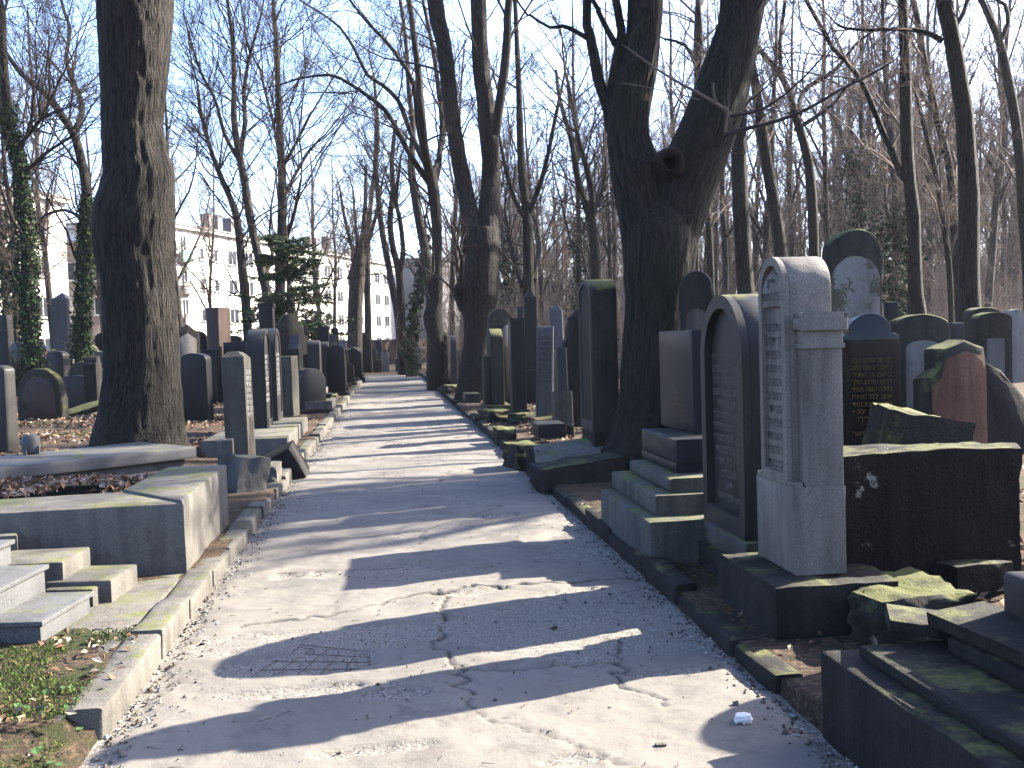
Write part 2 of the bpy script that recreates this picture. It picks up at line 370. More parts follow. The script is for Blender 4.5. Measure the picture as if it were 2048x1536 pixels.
# a stone seen from its broad side: centre pixel, foot pixel, top pixel, width in pixels
def face_stone(label, kind, px, py, zb, top, wpx, mat, T=.2, turn=0, rough=.01, bevel=.02, lean=(0, 0), text=None, niche=None, base=None, name='gravestone', cat='gravestone', group=None, D=None, cap=None):
    c = P(px, py, D) if D else G(px, py, zb)
    if D: zb = .16; c.z = zb
    D = c.y; W = wpx * D / FPX; H = solve(lambda h: proj((c.x, c.y, zb + h))[1], top, .05, 6.)
    sd = int(px * 3 + top) % 60; a = HEAD * .3 + R(turn) 
    sink = .12
    r = thing(name, label, cat, (c.x, c.y, zb - sink), 0, group); r.rotation_euler = (R(lean[0]), R(lean[1]), a); H += sink
    if kind == 'obelisk': ob('shaft', obelisk(W, W * .8, H), M[mat], r, (0, W * .4, 0))
    else: ob('slab', slab(kind, W, H, T, bevel=bevel, rough=rough, seed=sd), M[mat], r)
    if niche:
        k, nw, nh, nz, nm = niche
        o = slab(k, W * nw, H * nh, .02, bevel=.004, rough=rough * .5, seed=sd); ob('panel', o, M[nm], r, (0, -.008, H * nz))
    if base: ob('base', boxm(W + base[0], T + base[1], base[2], bevel=.02, rough=.012, seed=sd), M[base[3]], r, (0, T / 2, 0))
    if cap: ob('cap', boxm(W + .08, T + .08, cap, bevel=.015), M[mat], r, (0, T / 2, H))
    if text: n, lh, lm, zz = text; inscription(r, H * zz, W * .7, lh, n, lm, y=-.012 if niche is None else -.02, start=sd % 9)
    return r
def prism(name, label, cat, pts, zt, zb, mat, kind=None, bevel=.015, rough=.008, parent=None):   # block with a given top outline: pts are pixels of the top face, or world points
    w = [G(*p, zt) if isinstance(p, tuple) else p for p in pts]; c = sum((Vector((q.x, q.y, 0)) for q in w), Vector()) / len(w)
    o = np.array([(q.x - c.x, q.y - c.y) for q in w]); ar = sum(o[i][0] * o[(i + 1) % len(o)][1] - o[(i + 1) % len(o)][0] * o[i][1] for i in range(len(o)))
    if ar < 0: o = o[::-1]
    mb = slab_mb(MB(), o, zt - zb, bevel, rough, 0, int(abs(c.x * 31 + c.y * 17)) % 50, .1)
    for q in mb.v: q[:] = np.stack([q[:, 0], q[:, 2], (zt - zb) - q[:, 1]], 1)
    r = ob(name, mb.mesh('block', R(35)), M[mat], parent, (c.x, c.y, zb))
    if label: tag(r, label, cat)
    if kind: tag(r, kind=kind)
    return r

# ------------------------------------------------------------------ ground, path, kerbs
TL, TR, SEND = -1.24, 1.66, 58.
def ground_h(s, t):
    s = np.asarray(s, float); t = np.asarray(t, float); p = np.stack([s, t, s * 0], -1)
    h = .09 + .10 * sstep(2.0, 4.5, np.abs(t - .2)) + .05 * fbm(p * .5, 3) + .03 * fbm(p * 2.3, 5)
    h = np.where((t < TL) & (s < 4.6), h * sstep(0., .45, TL - t + np.clip(s - 4.2, 0, .4)), h)
    h = np.where((t < TL - .1) & (t > -3.) & (s > 4.2) & (s < 5.6), np.maximum(h, .115 + .02 * fbm(p * 3., 9)), h)
    inside = (t > TL - .02) & (t < TR + .02) & (s < SEND)
    return np.where(inside, -.06, h)
def lines(a, b, near, far, g):
    r = [a]; st = near
    while r[-1] < b: r.append(r[-1] + st); st = min(far, st * g)
    return r
sl = [-60., -30, -12, -4] + lines(0., 300, .16, 9, 1.02)
tr = [TR + .015, TR + .04] + lines(TR + .15, 240, .15, 9, 1.04); tl = sorted([TL - .015, TL - .04] + [TL - .15 - (x - TR - .15) for x in tr[2:]])
tc = tl + [TL + .02, 0.2, TR - .02] + tr
sg, tg = np.meshgrid(np.array(sl), np.array(tc), indexing='ij'); hg = ground_h(sg, tg)
v = np.stack([tg * cA - sg * sA, tg * sA + sg * cA, hg], -1).reshape(-1, 3); ni, nj = sg.shape; ii = np.arange(ni * nj).reshape(ni, nj)
t = NT('soil with old leaves'); vv = t.coords(rnd=False)
c = t.mix(t.ramp(t.noise(vv, 1.2, 6), .35, .65), (0.027, 0.0192, 0.0132), (0.06, 0.0432, 0.03))
c = t.mix(t.ramp(t.noise(vv, 26, 5, .75), .50, .60), c, t.mix(t.noise(vv, 60, 3), (0.06, 0.036, 0.021), (0.156, 0.108, 0.072)))
c = t.mix(t.math('MULTIPLY', t.ramp(t.noise(vv, .7, 7, .7), .54, .62), .8), c, (0.021, 0.033, 0.0084))
t.bump(t.math('ADD', t.noise(vv, 30, 6, .75), t.noise(vv, 6, 4)), 1., .06); M['soil'] = t.out(c, .95, .1)
tag(ob('ground', MB().add(v, [np.stack([ii[:-1, 1:], ii[:-1, :-1], ii[1:, :-1], ii[1:, 1:]], -1).reshape(-1, 4)[:, ::-1]]).mesh('ground', 3.2), M['soil']), kind='structure')

def crackline(px, jit=.05, n=9, seed=0):
    rg = np.random.default_rng(seed); a = np.array([ST(G(*q)) for q in px]); o = []
    for i in range(len(a) - 1):
        for k in range(n): o.append(a[i] + (a[i + 1] - a[i]) * k / n + (rg.normal(0, jit, 2) * (0 if k == 0 else 1)))
    o.append(a[-1]); return np.array(o)
CR = [(crackline([(1290, 1156), (1090, 1170), (940, 1178), (850, 1190), (700, 1222), (480, 1255)], .025, 8, 1), .022, .022),
      (crackline([(880, 1182), (890, 1240), (880, 1275), (905, 1330), (925, 1370), (950, 1420)], .03, 6, 2), .013, .014),
      (crackline([(950, 1420), (1000, 1450), (1110, 1480), (1160, 1500), (1260, 1536)], .025, 7, 3), .008, .009),
      (crackline([(1240, 1270), (1225, 1330), (1240, 1360), (1330, 1410)], .03, 6, 4), .014, .014),
      (crackline([(900, 1330), (970, 1345), (1130, 1330), (1230, 1325)], .02, 6, 5), .012, .012),
      (crackline([(640, 1083), (760, 1070), (850, 1063), (1000, 1010)], .03, 8, 6), .012, .015),
      (crackline([(850, 1063), (840, 1090), (880, 1085)], .02, 5, 7), .012, .012),
      (crackline([(560, 1000), (700, 990), (800, 975), (880, 965), (905, 940)], .04, 8, 8), .012, .015),
      (crackline([(720, 922), (860, 912), (1000, 908)], .05, 9, 9), .03, .02), (crackline([(680, 915), (820, 918), (960, 900)], .06, 9, 10), .014, .015),
      (crackline([(640, 898), (760, 892), (900, 880), (960, 868)], .08, 9, 11), .03, .02), (crackline([(680, 862), (800, 858), (930, 846)], .1, 9, 12), .03, .02),
      (crackline([(700, 830), (800, 826), (900, 822)], .12, 9, 13), .04, .02)]
def segdist(p, poly):
    d = np.full(len(p), 9.)
    for a, b in zip(poly[:-1], poly[1:]):
        ab = b - a; L = ab @ ab + 1e-9; k = np.clip(((p - a) @ ab) / L, 0, 1); d = np.minimum(d, np.hypot(*(p - a - k[:, None] * ab).T))
    return d
SP = [(G(612, 1322), .62, .17), (G(1180, 1325), .16, .05), (G(1040, 1305), .12, .05), (G(1130, 1282), .12, .06), (G(770, 1392), .2, .07), (G(960, 1185), .34, .08), (G(1330, 1345), .3, .05), (G(700, 1290), .5, .12), (G(600, 1380), .4, .08),
      (G(1000, 1030), .25, .15), (G(850, 1030), .3, .2), (G(720, 1150), .7, .18), (G(1090, 960), .3, .3), (G(1150, 1520), .15, .06), (G(1210, 1060), .2, .1), (G(760, 1500), .3, .06), (G(900, 990), .25, .15)]
def path_fields(s, t):
    p = np.stack([s, t], -1).reshape(-1, 2); p3 = np.concatenate([p, p[:, :1] * 0], 1)
    big = fbm(p3 * .7, 21); fine = fbm(p3 * 5., 22, 5)
    h = .024 * big + .011 * fine
    plate = np.floor(p[:, 0] / 3.1 + .4 * vnoise(p3 * .3, 2)); h = h + .008 * np.sin(plate * 12.9898)
    sp = np.zeros(len(p)); wob = fbm(p3 * 3.2, 31, 5) * .9
    for c, ra, rb in SP:
        cs, ct = ST(c); e = np.hypot((p[:, 1] - ct) / ra, (p[:, 0] - cs) / rb) + wob; sp = np.maximum(sp, 1 - sstep(.72, .95, e))
    gen = fbm(np.stack([p[:, 0] * .9, p[:, 1] * .45, p[:, 0] * 0], 1), 41, 6); sp = np.maximum(sp, sstep(.19, .24, gen) * .85)
    edge = np.minimum(p[:, 1] - TL, TR - p[:, 1]); sp = np.maximum(sp, 1 - sstep(.02, .16, edge + .10 * fbm(p3 * 4, 51)))
    ck = np.zeros(len(p)); nz = .6 + .9 * np.abs(vnoise(p3 * 7, 61)); q = p + .02 * np.stack([vnoise(p3 * 14, 62), vnoise(p3 * 14, 63)], 1)
    for poly, wd, dp in CR:
        lo, hi = poly.min(0) - .2, poly.max(0) + .2; m = (p[:, 0] > lo[0]) & (p[:, 0] < hi[0]) & (p[:, 1] > lo[1]) & (p[:, 1] < hi[1])
        if m.any(): ck[m] = np.maximum(ck[m], (1 - sstep(.25, 1., segdist(q[m], poly) / (wd * nz[m]))) * dp)
    h = h - .018 * sp - ck + sp * .007 * fbm(p3 * 22, 71, 3)
    return h, sp, np.clip(ck / .015, 0, 1)
pm = MB()
def strip(s0, s1, ds, dt):
    s, t = np.meshgrid(np.linspace(s0, s1, int((s1 - s0) / ds) + 1), np.linspace(TL - .03, TR + .03, int((TR - TL) / dt) + 1), indexing='ij')
    h, sp, ck = path_fields(s, t); x, y = t.ravel() * cA - s.ravel() * sA, t.ravel() * sA + s.ravel() * cA
    i = np.arange(s.size).reshape(s.shape); pm.add(np.stack([x, y, h], 1), [np.stack([i[:-1, 1:], i[1:, 1:], i[1:, :-1], i[:-1, :-1]], -1).reshape(-1, 4)], np.stack([sp, ck, sp * 0], 1))
strip(-8, 3.2, .3, .1); strip(3.2, 10, .016, .018); strip(10, 20, .035, .03); strip(20, SEND + .3, .12, .06)
t = NT('cracked concrete path'); vv = t.coords(rnd=False); at = t.n('ShaderNodeAttribute', attribute_name='wear'); sx = t.n('ShaderNodeSeparateXYZ'); t.l(at.outputs['Vector'], sx.inputs[0])
c = t.mix(t.ramp(t.noise(vv, 1.6, 6, .6), .35, .65), (.078, .071, .059), (.110, .099, .083))
c = t.mix(t.math('MULTIPLY', t.ramp(t.noise(vv, 3.2, 9, .8), .49, .60), .75), c, (.058, .051, .043))
c = t.mix(t.math('MULTIPLY', t.ramp(t.noise(vv, 130, 2, .6), .60, .70), .4), c, (.07, .062, .055))
ag = t.mix(t.ramp(t.noise(vv, 75, 3, .7), .4, .62), (.06, .05, .038), (.19, .175, .15))
c = t.mix(t.math('MULTIPLY', sx.outputs[0], .85), c, ag); c = t.mix(sx.outputs[1], c, (.014, .011, .009))
t.bump(t.math('ADD', t.math('MULTIPLY', t.noise(vv, 90, 4, .7), t.math('ADD', sx.outputs[0], .25)), t.math('MULTIPLY', t.noise(vv, 14, 6, .7), .5)), .55, .02)
M['path'] = t.out(c, .88, .25)
tag(ob('path', pm.mesh('path', 3.2, 'wear'), M['path']), kind='structure')

def kerb(name, t0, t1, segs, mat, h0=.11, jit=.02):
    mb = MB(); rg = random.Random(5)
    for s0, s1 in segs:
        w = t1 - t0; o = outline('flat', s1 - s0 - .012, h0 + .12 + rg.uniform(-jit, jit)); m2 = slab_mb(MB(), o, w, .022, .012, 0, rg.randrange(50), .08)
        q = m2.v[0]; a = HEAD + R(90) + rg.uniform(-.02, .02); c = XY((s0 + s1) / 2, t1 if True else t0, -.12); ca, sa = math.cos(a), math.sin(a); tilt = rg.uniform(-.03, .03)
        v = np.stack([q[:, 0] * ca - q[:, 1] * sa + c.x, q[:, 0] * sa + q[:, 1] * ca + c.y, q[:, 2] + c.z + q[:, 0] * tilt], 1); mb.add(v, m2.f)
    o = tag(ob(name, mb.mesh('kerb', R(35)), M[mat]), kind='structure'); return o
rg = random.Random(3)
def segs(a, b, l):
    r = []
    while a < b: e = a + l * rg.uniform(.8, 1.2); r.append((a, e)); a = e
    return r
kerb('left_kerb', TL - .17, TL, [(4.3, 5.38), (5.39, 6.15), (6.16, 6.95), (6.96, 7.7), (7.71, 8.6), (8.6, 9.5), (9.7, 10.6)] + segs(10.9, 57, 1.), 'concrete', .12)
kerb('right_kerb', TR, TR + .14, [(-3, -2), (-2, -1), (-1, 0), (0, 1), (1, 2), (2, 2.95), (4.22, 4.75), (4.77, 5.75), (5.76, 6.6), (6.62, 7.6)] + segs(7.62, 57, .95), 'sand_dark', .10, .03)

# ------------------------------------------------------------------ concrete grave surrounds on the left
prism('sidewalk', None, None, [XY(5.1, TL - .18), XY(7.6, TL - .18), XY(7.6, -2.3), XY(6.0, -2.6), XY(5.55, -1.95), XY(5.25, -1.6)], .115, -.1, 'concrete', 'structure')
E1 = .61
def grave_kerb():
    r = thing('grave_kerb', 'long low concrete grave surround filled with dead leaves beside the path', 'grave surround', XY(8.2, -2.0, .05))
    def pr(name, pts, zt, zb, mat='concrete'):
        o = prism(name, None, None, pts, zt, zb, mat); o.parent = r; o.matrix_parent_inverse = Matrix.Translation(-Vector(r.location)); return o
    a = XY(6.88, -1.415); b = XY(8.95, -1.45); c_ = XY(8.95, -1.95); d = XY(7.62, -2.02); e = XY(7.5, -2.75); f = XY(6.70, -2.42)
    pr('front_wall', [a, b, c_, XY(7.6, -1.98)], E1, .02, 'concrete'); pr('side_wall', [XY(6.88, -1.405), XY(7.595, -1.985), XY(7.45, -3.3), XY(6.80, -3.2)], E1 - .02, .02, 'concrete')
    pr('back_wall', [XY(9.0, -1.53), XY(9.12, -1.5), XY(9.2, -4.4), XY(9.0, -4.4)], .48, .02, 'sand_moss')
    return r
grave_kerb()
prism('grave_block', 'square concrete block at the left edge beside the pale stone steps', 'block', [XY(6.72, -2.42), XY(7.35, -2.62), XY(7.3, -3.6), XY(6.6, -3.5)], .46, .0, 'concrete')
def steps():
    r = thing('stone_steps', 'pale granite steps climbing to a grave at the lower left', 'steps', XY(5.6, -2.1, .1))
    def pr(name, pts, zt, zb, mat): o = prism(name, None, None, pts, zt, zb, mat, bevel=.006, rough=.0); o.parent = r; o.matrix_parent_inverse = Matrix.Translation(-Vector(r.location))
    zs = [.235, .385, .52]; n0 = [(84, 1241), (92, 1130)]
    for i, (near, far, z) in enumerate((((84, 1243), (188, 1182), .235), ((-40, 1196), (98, 1128), .385), ((-60, 1118), (30, 1078), .50))):
        A, B = G(*near, z), G(*far, z); d = (B - A).normalized(); nrm = Vector((-d.y, d.x, 0)); A2 = A + nrm * 2.2; B2 = B + nrm * 2.2
        pr('tread', [A, B, B2, A2], z, z - .028, 'granite_step'); k = nrm * .02 + d * .02
        pr('riser', [A + k, B + nrm * .02 - d * .02, B2, A2 + d * .02], z - .03, -.02, 'granite_step')
    return r
steps()
def cheek(label, near, far, z, depth, zb=.0, rot=0):
    A, B = G(*near, z), G(*far, z); d = (B - A).normalized(); nrm = Vector((-d.y, d.x, 0))
    prism('cheek_block', label, 'block', [A, B, B + nrm * depth, A + nrm * depth], z, zb, 'concrete')
cheek('small concrete cheek block on the upper granite step', (125, 1124), (180, 1093), .36, .55); cheek('small concrete cheek block with dead leaves, nearest the path kerb', (222, 1160), (273, 1128), .25, .6); cheek('short concrete end block at the foot of the lower granite step', (185, 1178), (205, 1168), .22, .3)
# the big flat tomb slab behind it
def tomb():
    A, B, = G(392, 893, .53), G(-40, 940, .53); d = (B - A).normalized(); n = Vector((d.y, -d.x, 0)); n = n if n.y > 0 else -n
    r = thing('tomb_slab', 'wide flat grey stone tomb cover in front of the large left tree', 'tomb', (A + B) / 2 * 1.0 - Vector((0, 0, .45)))
    def pr(name, pts, zt, zb, mat): o = prism(name, None, None, pts, zt, zb, mat, bevel=.012, rough=.004); o.parent = r; o.matrix_parent_inverse = Matrix.Translation(-Vector(r.location))
    pr('cover', [A, B, B + n * 1.25, A + n * 1.25], .53, .40, 'granite_grey'); k = n * .08 - d * -.1
    pr('base', [A + d * .1 + n * .08, B + n * .08, B + n * 1.17, A + d * .1 + n * 1.17], .398, .0, 'concrete')
tomb()
def urn():
    c = G(45, 912, .53); r = thing('urn', 'small grey stone urn on the flat tomb cover', 'urn', (c.x, c.y + .2, .53)); n = 20; prof = [(.05, 0), (.085, .02), (.10, .08), (.095, .15), (.07, .19), (.06, .195)]; mb = MB(); v = []
    for q, z in prof: v += [(q * math.cos(6.2832 * i / n), q * math.sin(6.2832 * i / n), z * 1.1) for i in range(n)]
    f = [[k * n + i, k * n + (i + 1) % n, (k + 1) * n + (i + 1) % n, (k + 1) * n + i] for k in range(len(prof) - 1) for i in range(n)]
    mb.add(v, [np.array(f), np.arange((len(prof) - 1) * n, len(prof) * n).reshape(1, -1)]); ob('body', mb.mesh('urn', R(40)), M['granite_grey'], r)
    for a in (-100, -20): ob('foot', boxm(.035, .03, .09, bevel=.008), M['granite_grey'], r, (.1 * math.cos(R(a)), .1 * math.sin(R(a)), 0))
urn()
# broken blocks between the grave surround and the first upright stone
def rocky(label, px, py, zb, w, d, h, mat, rz=0, seed=0, rough=.16, boxy=.75, lean=(0, 0), name='stone_block', cat='stone', D=None):
    c = P(px, py, D) if D else G(px, py, zb); o = ob(name, rock_mesh(w, d, h, seed, rough, 14, boxy), M[mat], None, (c.x, c.y, zb - .03)); o.rotation_euler = (R(lean[0]), R(lean[1]), R(rz) + HEAD); return tag(o, label, cat)
rocky('upended concrete post beside the end of the grave surround', 455, 985, .05, .16, .3, .62, 'concrete', 5, 1, .05, .95)
rocky('leaning trapezoid concrete lump behind the upended post', 492, 990, .05, .34, .4, .46, 'concrete', 25, 2, .08, .9, (0, 8))
rocky('rounded concrete foundation lump under the first upright stone', 533, 975, .0, .36, .6, .32, 'concrete', 0, 3, .14, .8)
def sunk_block():
    c = G(586, 950, .03); r = ob('fallen_block', boxm(.42, .5, .42, bevel=.012, rough=.01, seed=4), M['sand_dark'], None, (c.x - .02, c.y + .1, -.05)); r.rotation_euler = (R(8), R(-27), HEAD + R(-4)); tag(r, 'square dark stone block tipped over onto the left edge of the path', 'block')
    q = ob('socket', boxm(.2, .3, .012, bevel=.003), M['granite_black'], r, (0, 0, .337))
sunk_block()

# ------------------------------------------------------------------ the left row of gravestones
rs = row_stone
BM = lambda w, d, h, m, r=.01: (w, d, h, m, r)
rs('left', 'flat topped mossy pillar gravestone with sloped top edges, first upright stone left of the path', 'hip', 499, 931, .2, 703, 513, 453, 'sand_grey', [BM(.16, .14, .14, 'concrete')], W=.62, text=(8, .075, 'letter_pale', .80), lean=(-1, 2))
rs('left', 'polished round arched gravestone, nearer of the two matching arches', 'arch', 532, 856, .34, 657, 547, 499, 'granite_mid', [], W=.85, text=(9, .09, 'letter_pale', .70), frame=(.07, .02, 'granite_mid'))
rs('left', 'polished round arched gravestone, farther of the two matching arches', 'arch', 554, 842, .34, 656, 570, 524, 'granite_mid', [], W=.85, text=(9, .09, 'letter_pale', .70), frame=(.07, .02, 'granite_mid'))
prism('grave_plinth', 'long concrete plinth carrying the two matching arched gravestones', 'plinth', [XY(14.6, -1.5), XY(18.9, -1.55), XY(18.9, -2.7), XY(14.6, -2.7)], .335, 0, 'concrete')
rs('left', 'dark gable topped gravestone on a broad pedestal and sloping steps', 'gable', 602, 741, .85, 670, 606, 578, 'granite_dark', [BM(.25, .22, .52, 'granite_dark'), BM(.7, .9, .2, 'granite_mid'), BM(1.0, 1.5, .2, 'concrete')], t=-2.1)
rs('left', 'broad grey stone with a barrel shaped round top between darker stones', 'low_arch', 642, 776, .4, 680, 645, 617, 'granite_mid', [BM(.3, .3, .3, 'granite_grey')], t=-2)
rs('left', 'slim slate blue round topped gravestone close behind the barrel topped one', 'low_arch', 659, 790, .2, 683, 662, 643, 'granite_mid', [BM(.1, .1, .12, 'granite_mid')], t=-1.9)
rs('left', 'low dark block with a light grey cap at the left path edge', 'flat', 661.5, 832, .06, 792, 666, 643, 'granite_dark', [BM(.1, .06, .06, 'granite_grey')], cap=.05, t=-1.45)
rs('left', 'very tall dark square pillar with a pale cap behind the twin arches', 'flat', 551, 845, .15, 615, 556, 519, 'granite_dark', [], W=.6, cap=.12, t=-3.2)
rs('left', 'narrow upright slab with pale capped top at mid row, left side of the path', 'flat', 660, 776, .1, 658, 664, 641, 'granite_dark', cap=.1, t=-2.3)
rs('left', 'thin dark upright slab with a bright rim behind the capped slab', 'gable', 674, 744, .3, 670, 676.5, 660, 'granite_dark', t=-2)
rs('left', 'tall narrow black slab rising above its neighbours at mid row', 'flat', 678, 752, .2, 656, 681, 665, 'granite_black', t=-2.3)
rs('left', 'low sloping desk shaped stone at the left path edge', 'flat', 685.5, 776, .1, 731, 690, 664, 'granite_mid', [BM(.1, .1, .05, 'granite_grey')], t=-1.6)
rs('left', 'slender grey slab with pointed top beyond the desk shaped stone', 'gable', 693, 768, .1, 680, 695.5, 680, 'granite_grey', t=-2)
rs('left', 'small grey round headed stone leaning toward the path far along the left row', 'arch', 712, 738, .15, 694, 716, 704, 'granite_grey', lean=(0, 4), t=-1.75)
rs('left', 'small pale round headed stone, second of the far leaning pair on the left', 'arch', 719, 735, .15, 695, 722, 713, 'granite_grey', lean=(0, 4), t=-1.7)
rs('left', 'weathered squat slab beside the far leaning pair of stones', 'shoulder', 704, 745, .1, 702, 707, 694, 'sand_moss', t=-2.2)
rs('left', 'pale sunlit tapering slab near the far end of the path', 'taper', 777, 727, .2, 664, 785, 765, 'granite_mid', W=.9, t=-1.3)
rs('left', 'dark square stone with a white rounded cap near the far end of the path', 'arch', 799, 728, .2, 681, 803, 788, 'granite_black', W=.8, t=-1.2)
rs('left', 'small pale square block in front of the bright slab at the path end', 'flat', 825, 737, .1, 717, 831, 813, 'granite_grey', W=.7)
rs('left', 'bright white sunlit slab standing at the end of the path', 'low_arch', 844, 739, .1, 690, 851, 833, 'concrete_pale', W=1.0)
rs('left', 'pale triangular leaning stone by the path end', 'wedge', 779, 744, .1, 704, 786, 763, 'concrete_pale', W=1.0)
rs('left', 'stepped grey grave edge stone protruding into the path', 'flat', 688, 800, .06, 776, 694, 668, 'concrete', W=.8, t=-1.45)
rs('left', 'mossy low kerb block below the slate blue gravestone', 'flat', 672, 815, .05, 790, 678, 655, 'sand_moss', W=.9, rough=.03, t=-1.5)
rs('left', 'low concrete step beside the path opposite the pointed grey slab', 'flat', 717, 770, .05, 756, 722, 700, 'concrete', W=1., t=-1.4)
fs = face_stone
fs('dark stepped shoulder gravestone behind the gable topped one', 'tier', 585, 810, .2, 627, 70, 'sand_moss', T=.4, turn=20, D=30)
fs('dark round headed gravestone in the second left row', 'arch', 605, 790, .2, 649, 36, 'sand_dark', T=.35, turn=15, niche=('arch', .7, .7, .1, 'plaster_stone'), D=33)
fs('small dark round headed stone half hidden in the second left row', 'arch', 633, 770, .2, 664, 17, 'sand_dark', T=.3, D=44)
fs('big mossy rounded stone far along the left row', 'shoulder', 730, 742, .2, 668, 27, 'sand_moss', T=.35, turn=10)
fs('low rounded grey stone beside the big mossy rounded one', 'arch', 747, 742, .1, 697, 16, 'sand_grey', T=.3)
fs('distant round headed stone below the far trees', 'arch', 759, 738, .1, 681, 13, 'granite_mid', T=.25)
fs('distant dark rounded stone beneath the ivy tree at the path end', 'arch', 820, 736, .15, 683, 20, 'sand_dark', T=.3, turn=25)
fs('distant curved pale stone ring by the path end', 'low_arch', 800, 742, .1, 716, 18, 'sand_grey', T=.25)
fs('mossy upright stump of stone by the pale leaning stones', 'broken', 756, 745, .1, 718, 17, 'rock_moss', T=.35)
fs('hooded dark slab with worn pale front beside the left trunk', 'gable', 377, 812, .2, 648, 50, 'sand_dark', T=.16, turn=28, niche=('gable', .72, .82, .08, 'plaster_pale'), lean=(-3, 2))
fs('round topped dark stone behind the hooded slab', 'arch', 399, 800, .2, 662, 32, 'sand_dark', T=.3)
fs('slate pedestal block with a pale chipped top behind the first pillar', 'flat', 420, 805, .2, 702, 34, 'granite_mid', T=.5, cap=.05)
fs('reddish brown tall pillar with a line of letters on its lit side', 'flat', 431, 800, .2, 615, 29, 'red_brown', T=.6, turn=-20)
fs('small grey rounded stone right of the reddish pillar', 'low_arch', 469, 790, .2, 671, 33, 'sand_dark', T=.3)
fs('low dark flat slab under the small grey rounded stone', 'flat', 474, 800, .2, 684, 46, 'granite_dark', T=.5)
# left hand field
fs('tall grey obelisk left of the large trunk', 'obelisk', 122, 780, .25, 584, 46, 'granite_grey', base=(.25, .25, .5, 'sand_grey'), turn=-15)
fs('narrow dark slab with gilt lines of lettering at the left', 'arch', 36, 790, .25, 685, 30, 'granite_black', T=.25, turn=-12, text=(7, .1, 'letter_gold', .82), rough=0)
fs('slate gravestone with arched top and gilt lettering before the obelisk', 'low_arch', 113, 800, .25, 702, 40, 'granite_mid', T=.3, turn=-18, text=(5, .1, 'letter_gold', .72), rough=0)
fs('rounded dark weathered headstone, left of two squat mossy ones', 'arch', 80, 838, .2, 737, 96, 'sand_moss', T=.28, turn=-8, rough=.05, bevel=.06, niche=('arch', .72, .72, .12, 'red_brown'))
fs('rounded mossy headstone touching the large left trunk', 'arch', 171, 812, .2, 721, 72, 'sand_moss', T=.28, turn=-5, rough=.05, bevel=.06)
fs('dark slab cut off by the left edge of the view', 'low_arch', -2, 905, .2, 731, 50, 'granite_mid', T=.2, turn=-25, rough=0)
fs('tall dark leaning slab behind the gilt lettered one at the left', 'taper', 8, 790, .25, 630, 40, 'granite_dark', T=.3, turn=-20, rough=0)
fs('black rounded stone behind the obelisk foot', 'arch', 84, 780, .25, 690, 26, 'granite_black', T=.3)
fs('dark block between the obelisk and the large trunk', 'tier', 182, 780, .25, 690, 46, 'sand_moss', T=.4)
fs('dark round stone peeping out behind the large trunk', 'arch', 205, 775, .25, 666, 22, 'granite_dark', T=.3)
def tilted():
    c = G(150, 830, .2); o = ob('fallen_slab', boxm(1.0, .5, .14, bevel=.02, rough=.03, seed=3), M['sand_moss'], None, (c.x, c.y + .3, .2)); o.rotation_euler = (R(14), R(-16), R(18)); tag(o, 'tilted mossy slab lying against the large left trunk', 'slab')
tilted()

# ------------------------------------------------------------------ the right row of gravestones
def tall_stone():
    s, t_, D, W, T, H, _ = measure('right', 1590, 1152, .35, 505, 1515, 1695)
    r = thing('tall_gravestone', 'tall pale grey gravestone with a barrel arched top, side pilasters and rows of dark letters', 'gravestone', XY(s + W / 2, t_, .35), RZ['right']); m = 'granite_grey'
    M['granite_tall'] = stone_mat('speckled grey granite', (.23, .202, .168), (.31, .275, .23), .7, .35, .02, .7, .2); m = 'granite_tall'
    hp, bw = .46, W - .17
    ob('pedestal', boxm(W, T, hp, bevel=.012, rough=.004), M[m], r, (0, T / 2, 0))
    oa = outline('arch', bw, H - hp); ob('body', slab_mb(MB(), oa, T - .05, .012, 0, .03).mesh('stone', R(35)), M[m], r, (0, 0, hp - .001))
    oi = outline('arch', bw - .09, H - hp - .045 - .06); oi = [(x, z + .06) for x, z in oi]
    ob('frame', ring_mb(MB(), oa, oi, .03, 0.001).mesh('frame', R(30)), M[m], r, (0, 0, hp))
    zt = H - hp - .045; rr = bw / 2 - .045
    lo = [(-rr, 0), (rr, 0)] + arc(0, .05, rr, zt - (H - hp - bw / 2) , 0, 180, 14)
    ob('lunette', slab_mb(MB(), [(x, z * 1.0) for x, z in lo], .026, .004, 0, .008).mesh('stone', R(35)), M[m], r, (0, 0, H - bw / 2 - .09))
    hpil = solve(lambda h: proj(XY(s, t_, .35 + h))[1], 632, .2, 3) - hp
    for sg in (-1, 1):
        x = sg * (W / 2 - .043)
        p = MB(); box_mb(p, .085, T * .74, hpil - .17, bevel=.008); ob('pilaster', p.mesh('p', R(35)), M[m], r, (x, T * .60, hp))
        q = MB(); box_mb(q, .105, T * .82, .025, (0, 0, 0), .006); box_mb(q, .09, T * .76, .07, (0, 0, .024), .006); box_mb(q, .13, T * .92, .065, (0, 0, .093), .012); box_mb(q, .1, T * .80, .03, (0, 0, .157), .008); ob('capital', q.mesh('cap', R(35)), M[m], r, (x, T * .60, hp + hpil - .17))
    inscription(r, H - bw / 2 - .22, bw * .74, .074, 13, 'letter_dark', .024, 1); o = ob('heading', text_mesh(["פ״נ", "הרב החסיד"], .26, .075), M['letter_dark'], r, (0, .004, H - .16))
    ob('moulding', boxm(W * .98, .05, .03, bevel=.01), M[m], r, (0, .03, hp - .004))
    ob('base', rock_mesh(W + .34, T + .40, .62, 5, .05, 20, .93), M['sand_dark'], r, (0, T / 2 + .02, -.625))
tall_stone()
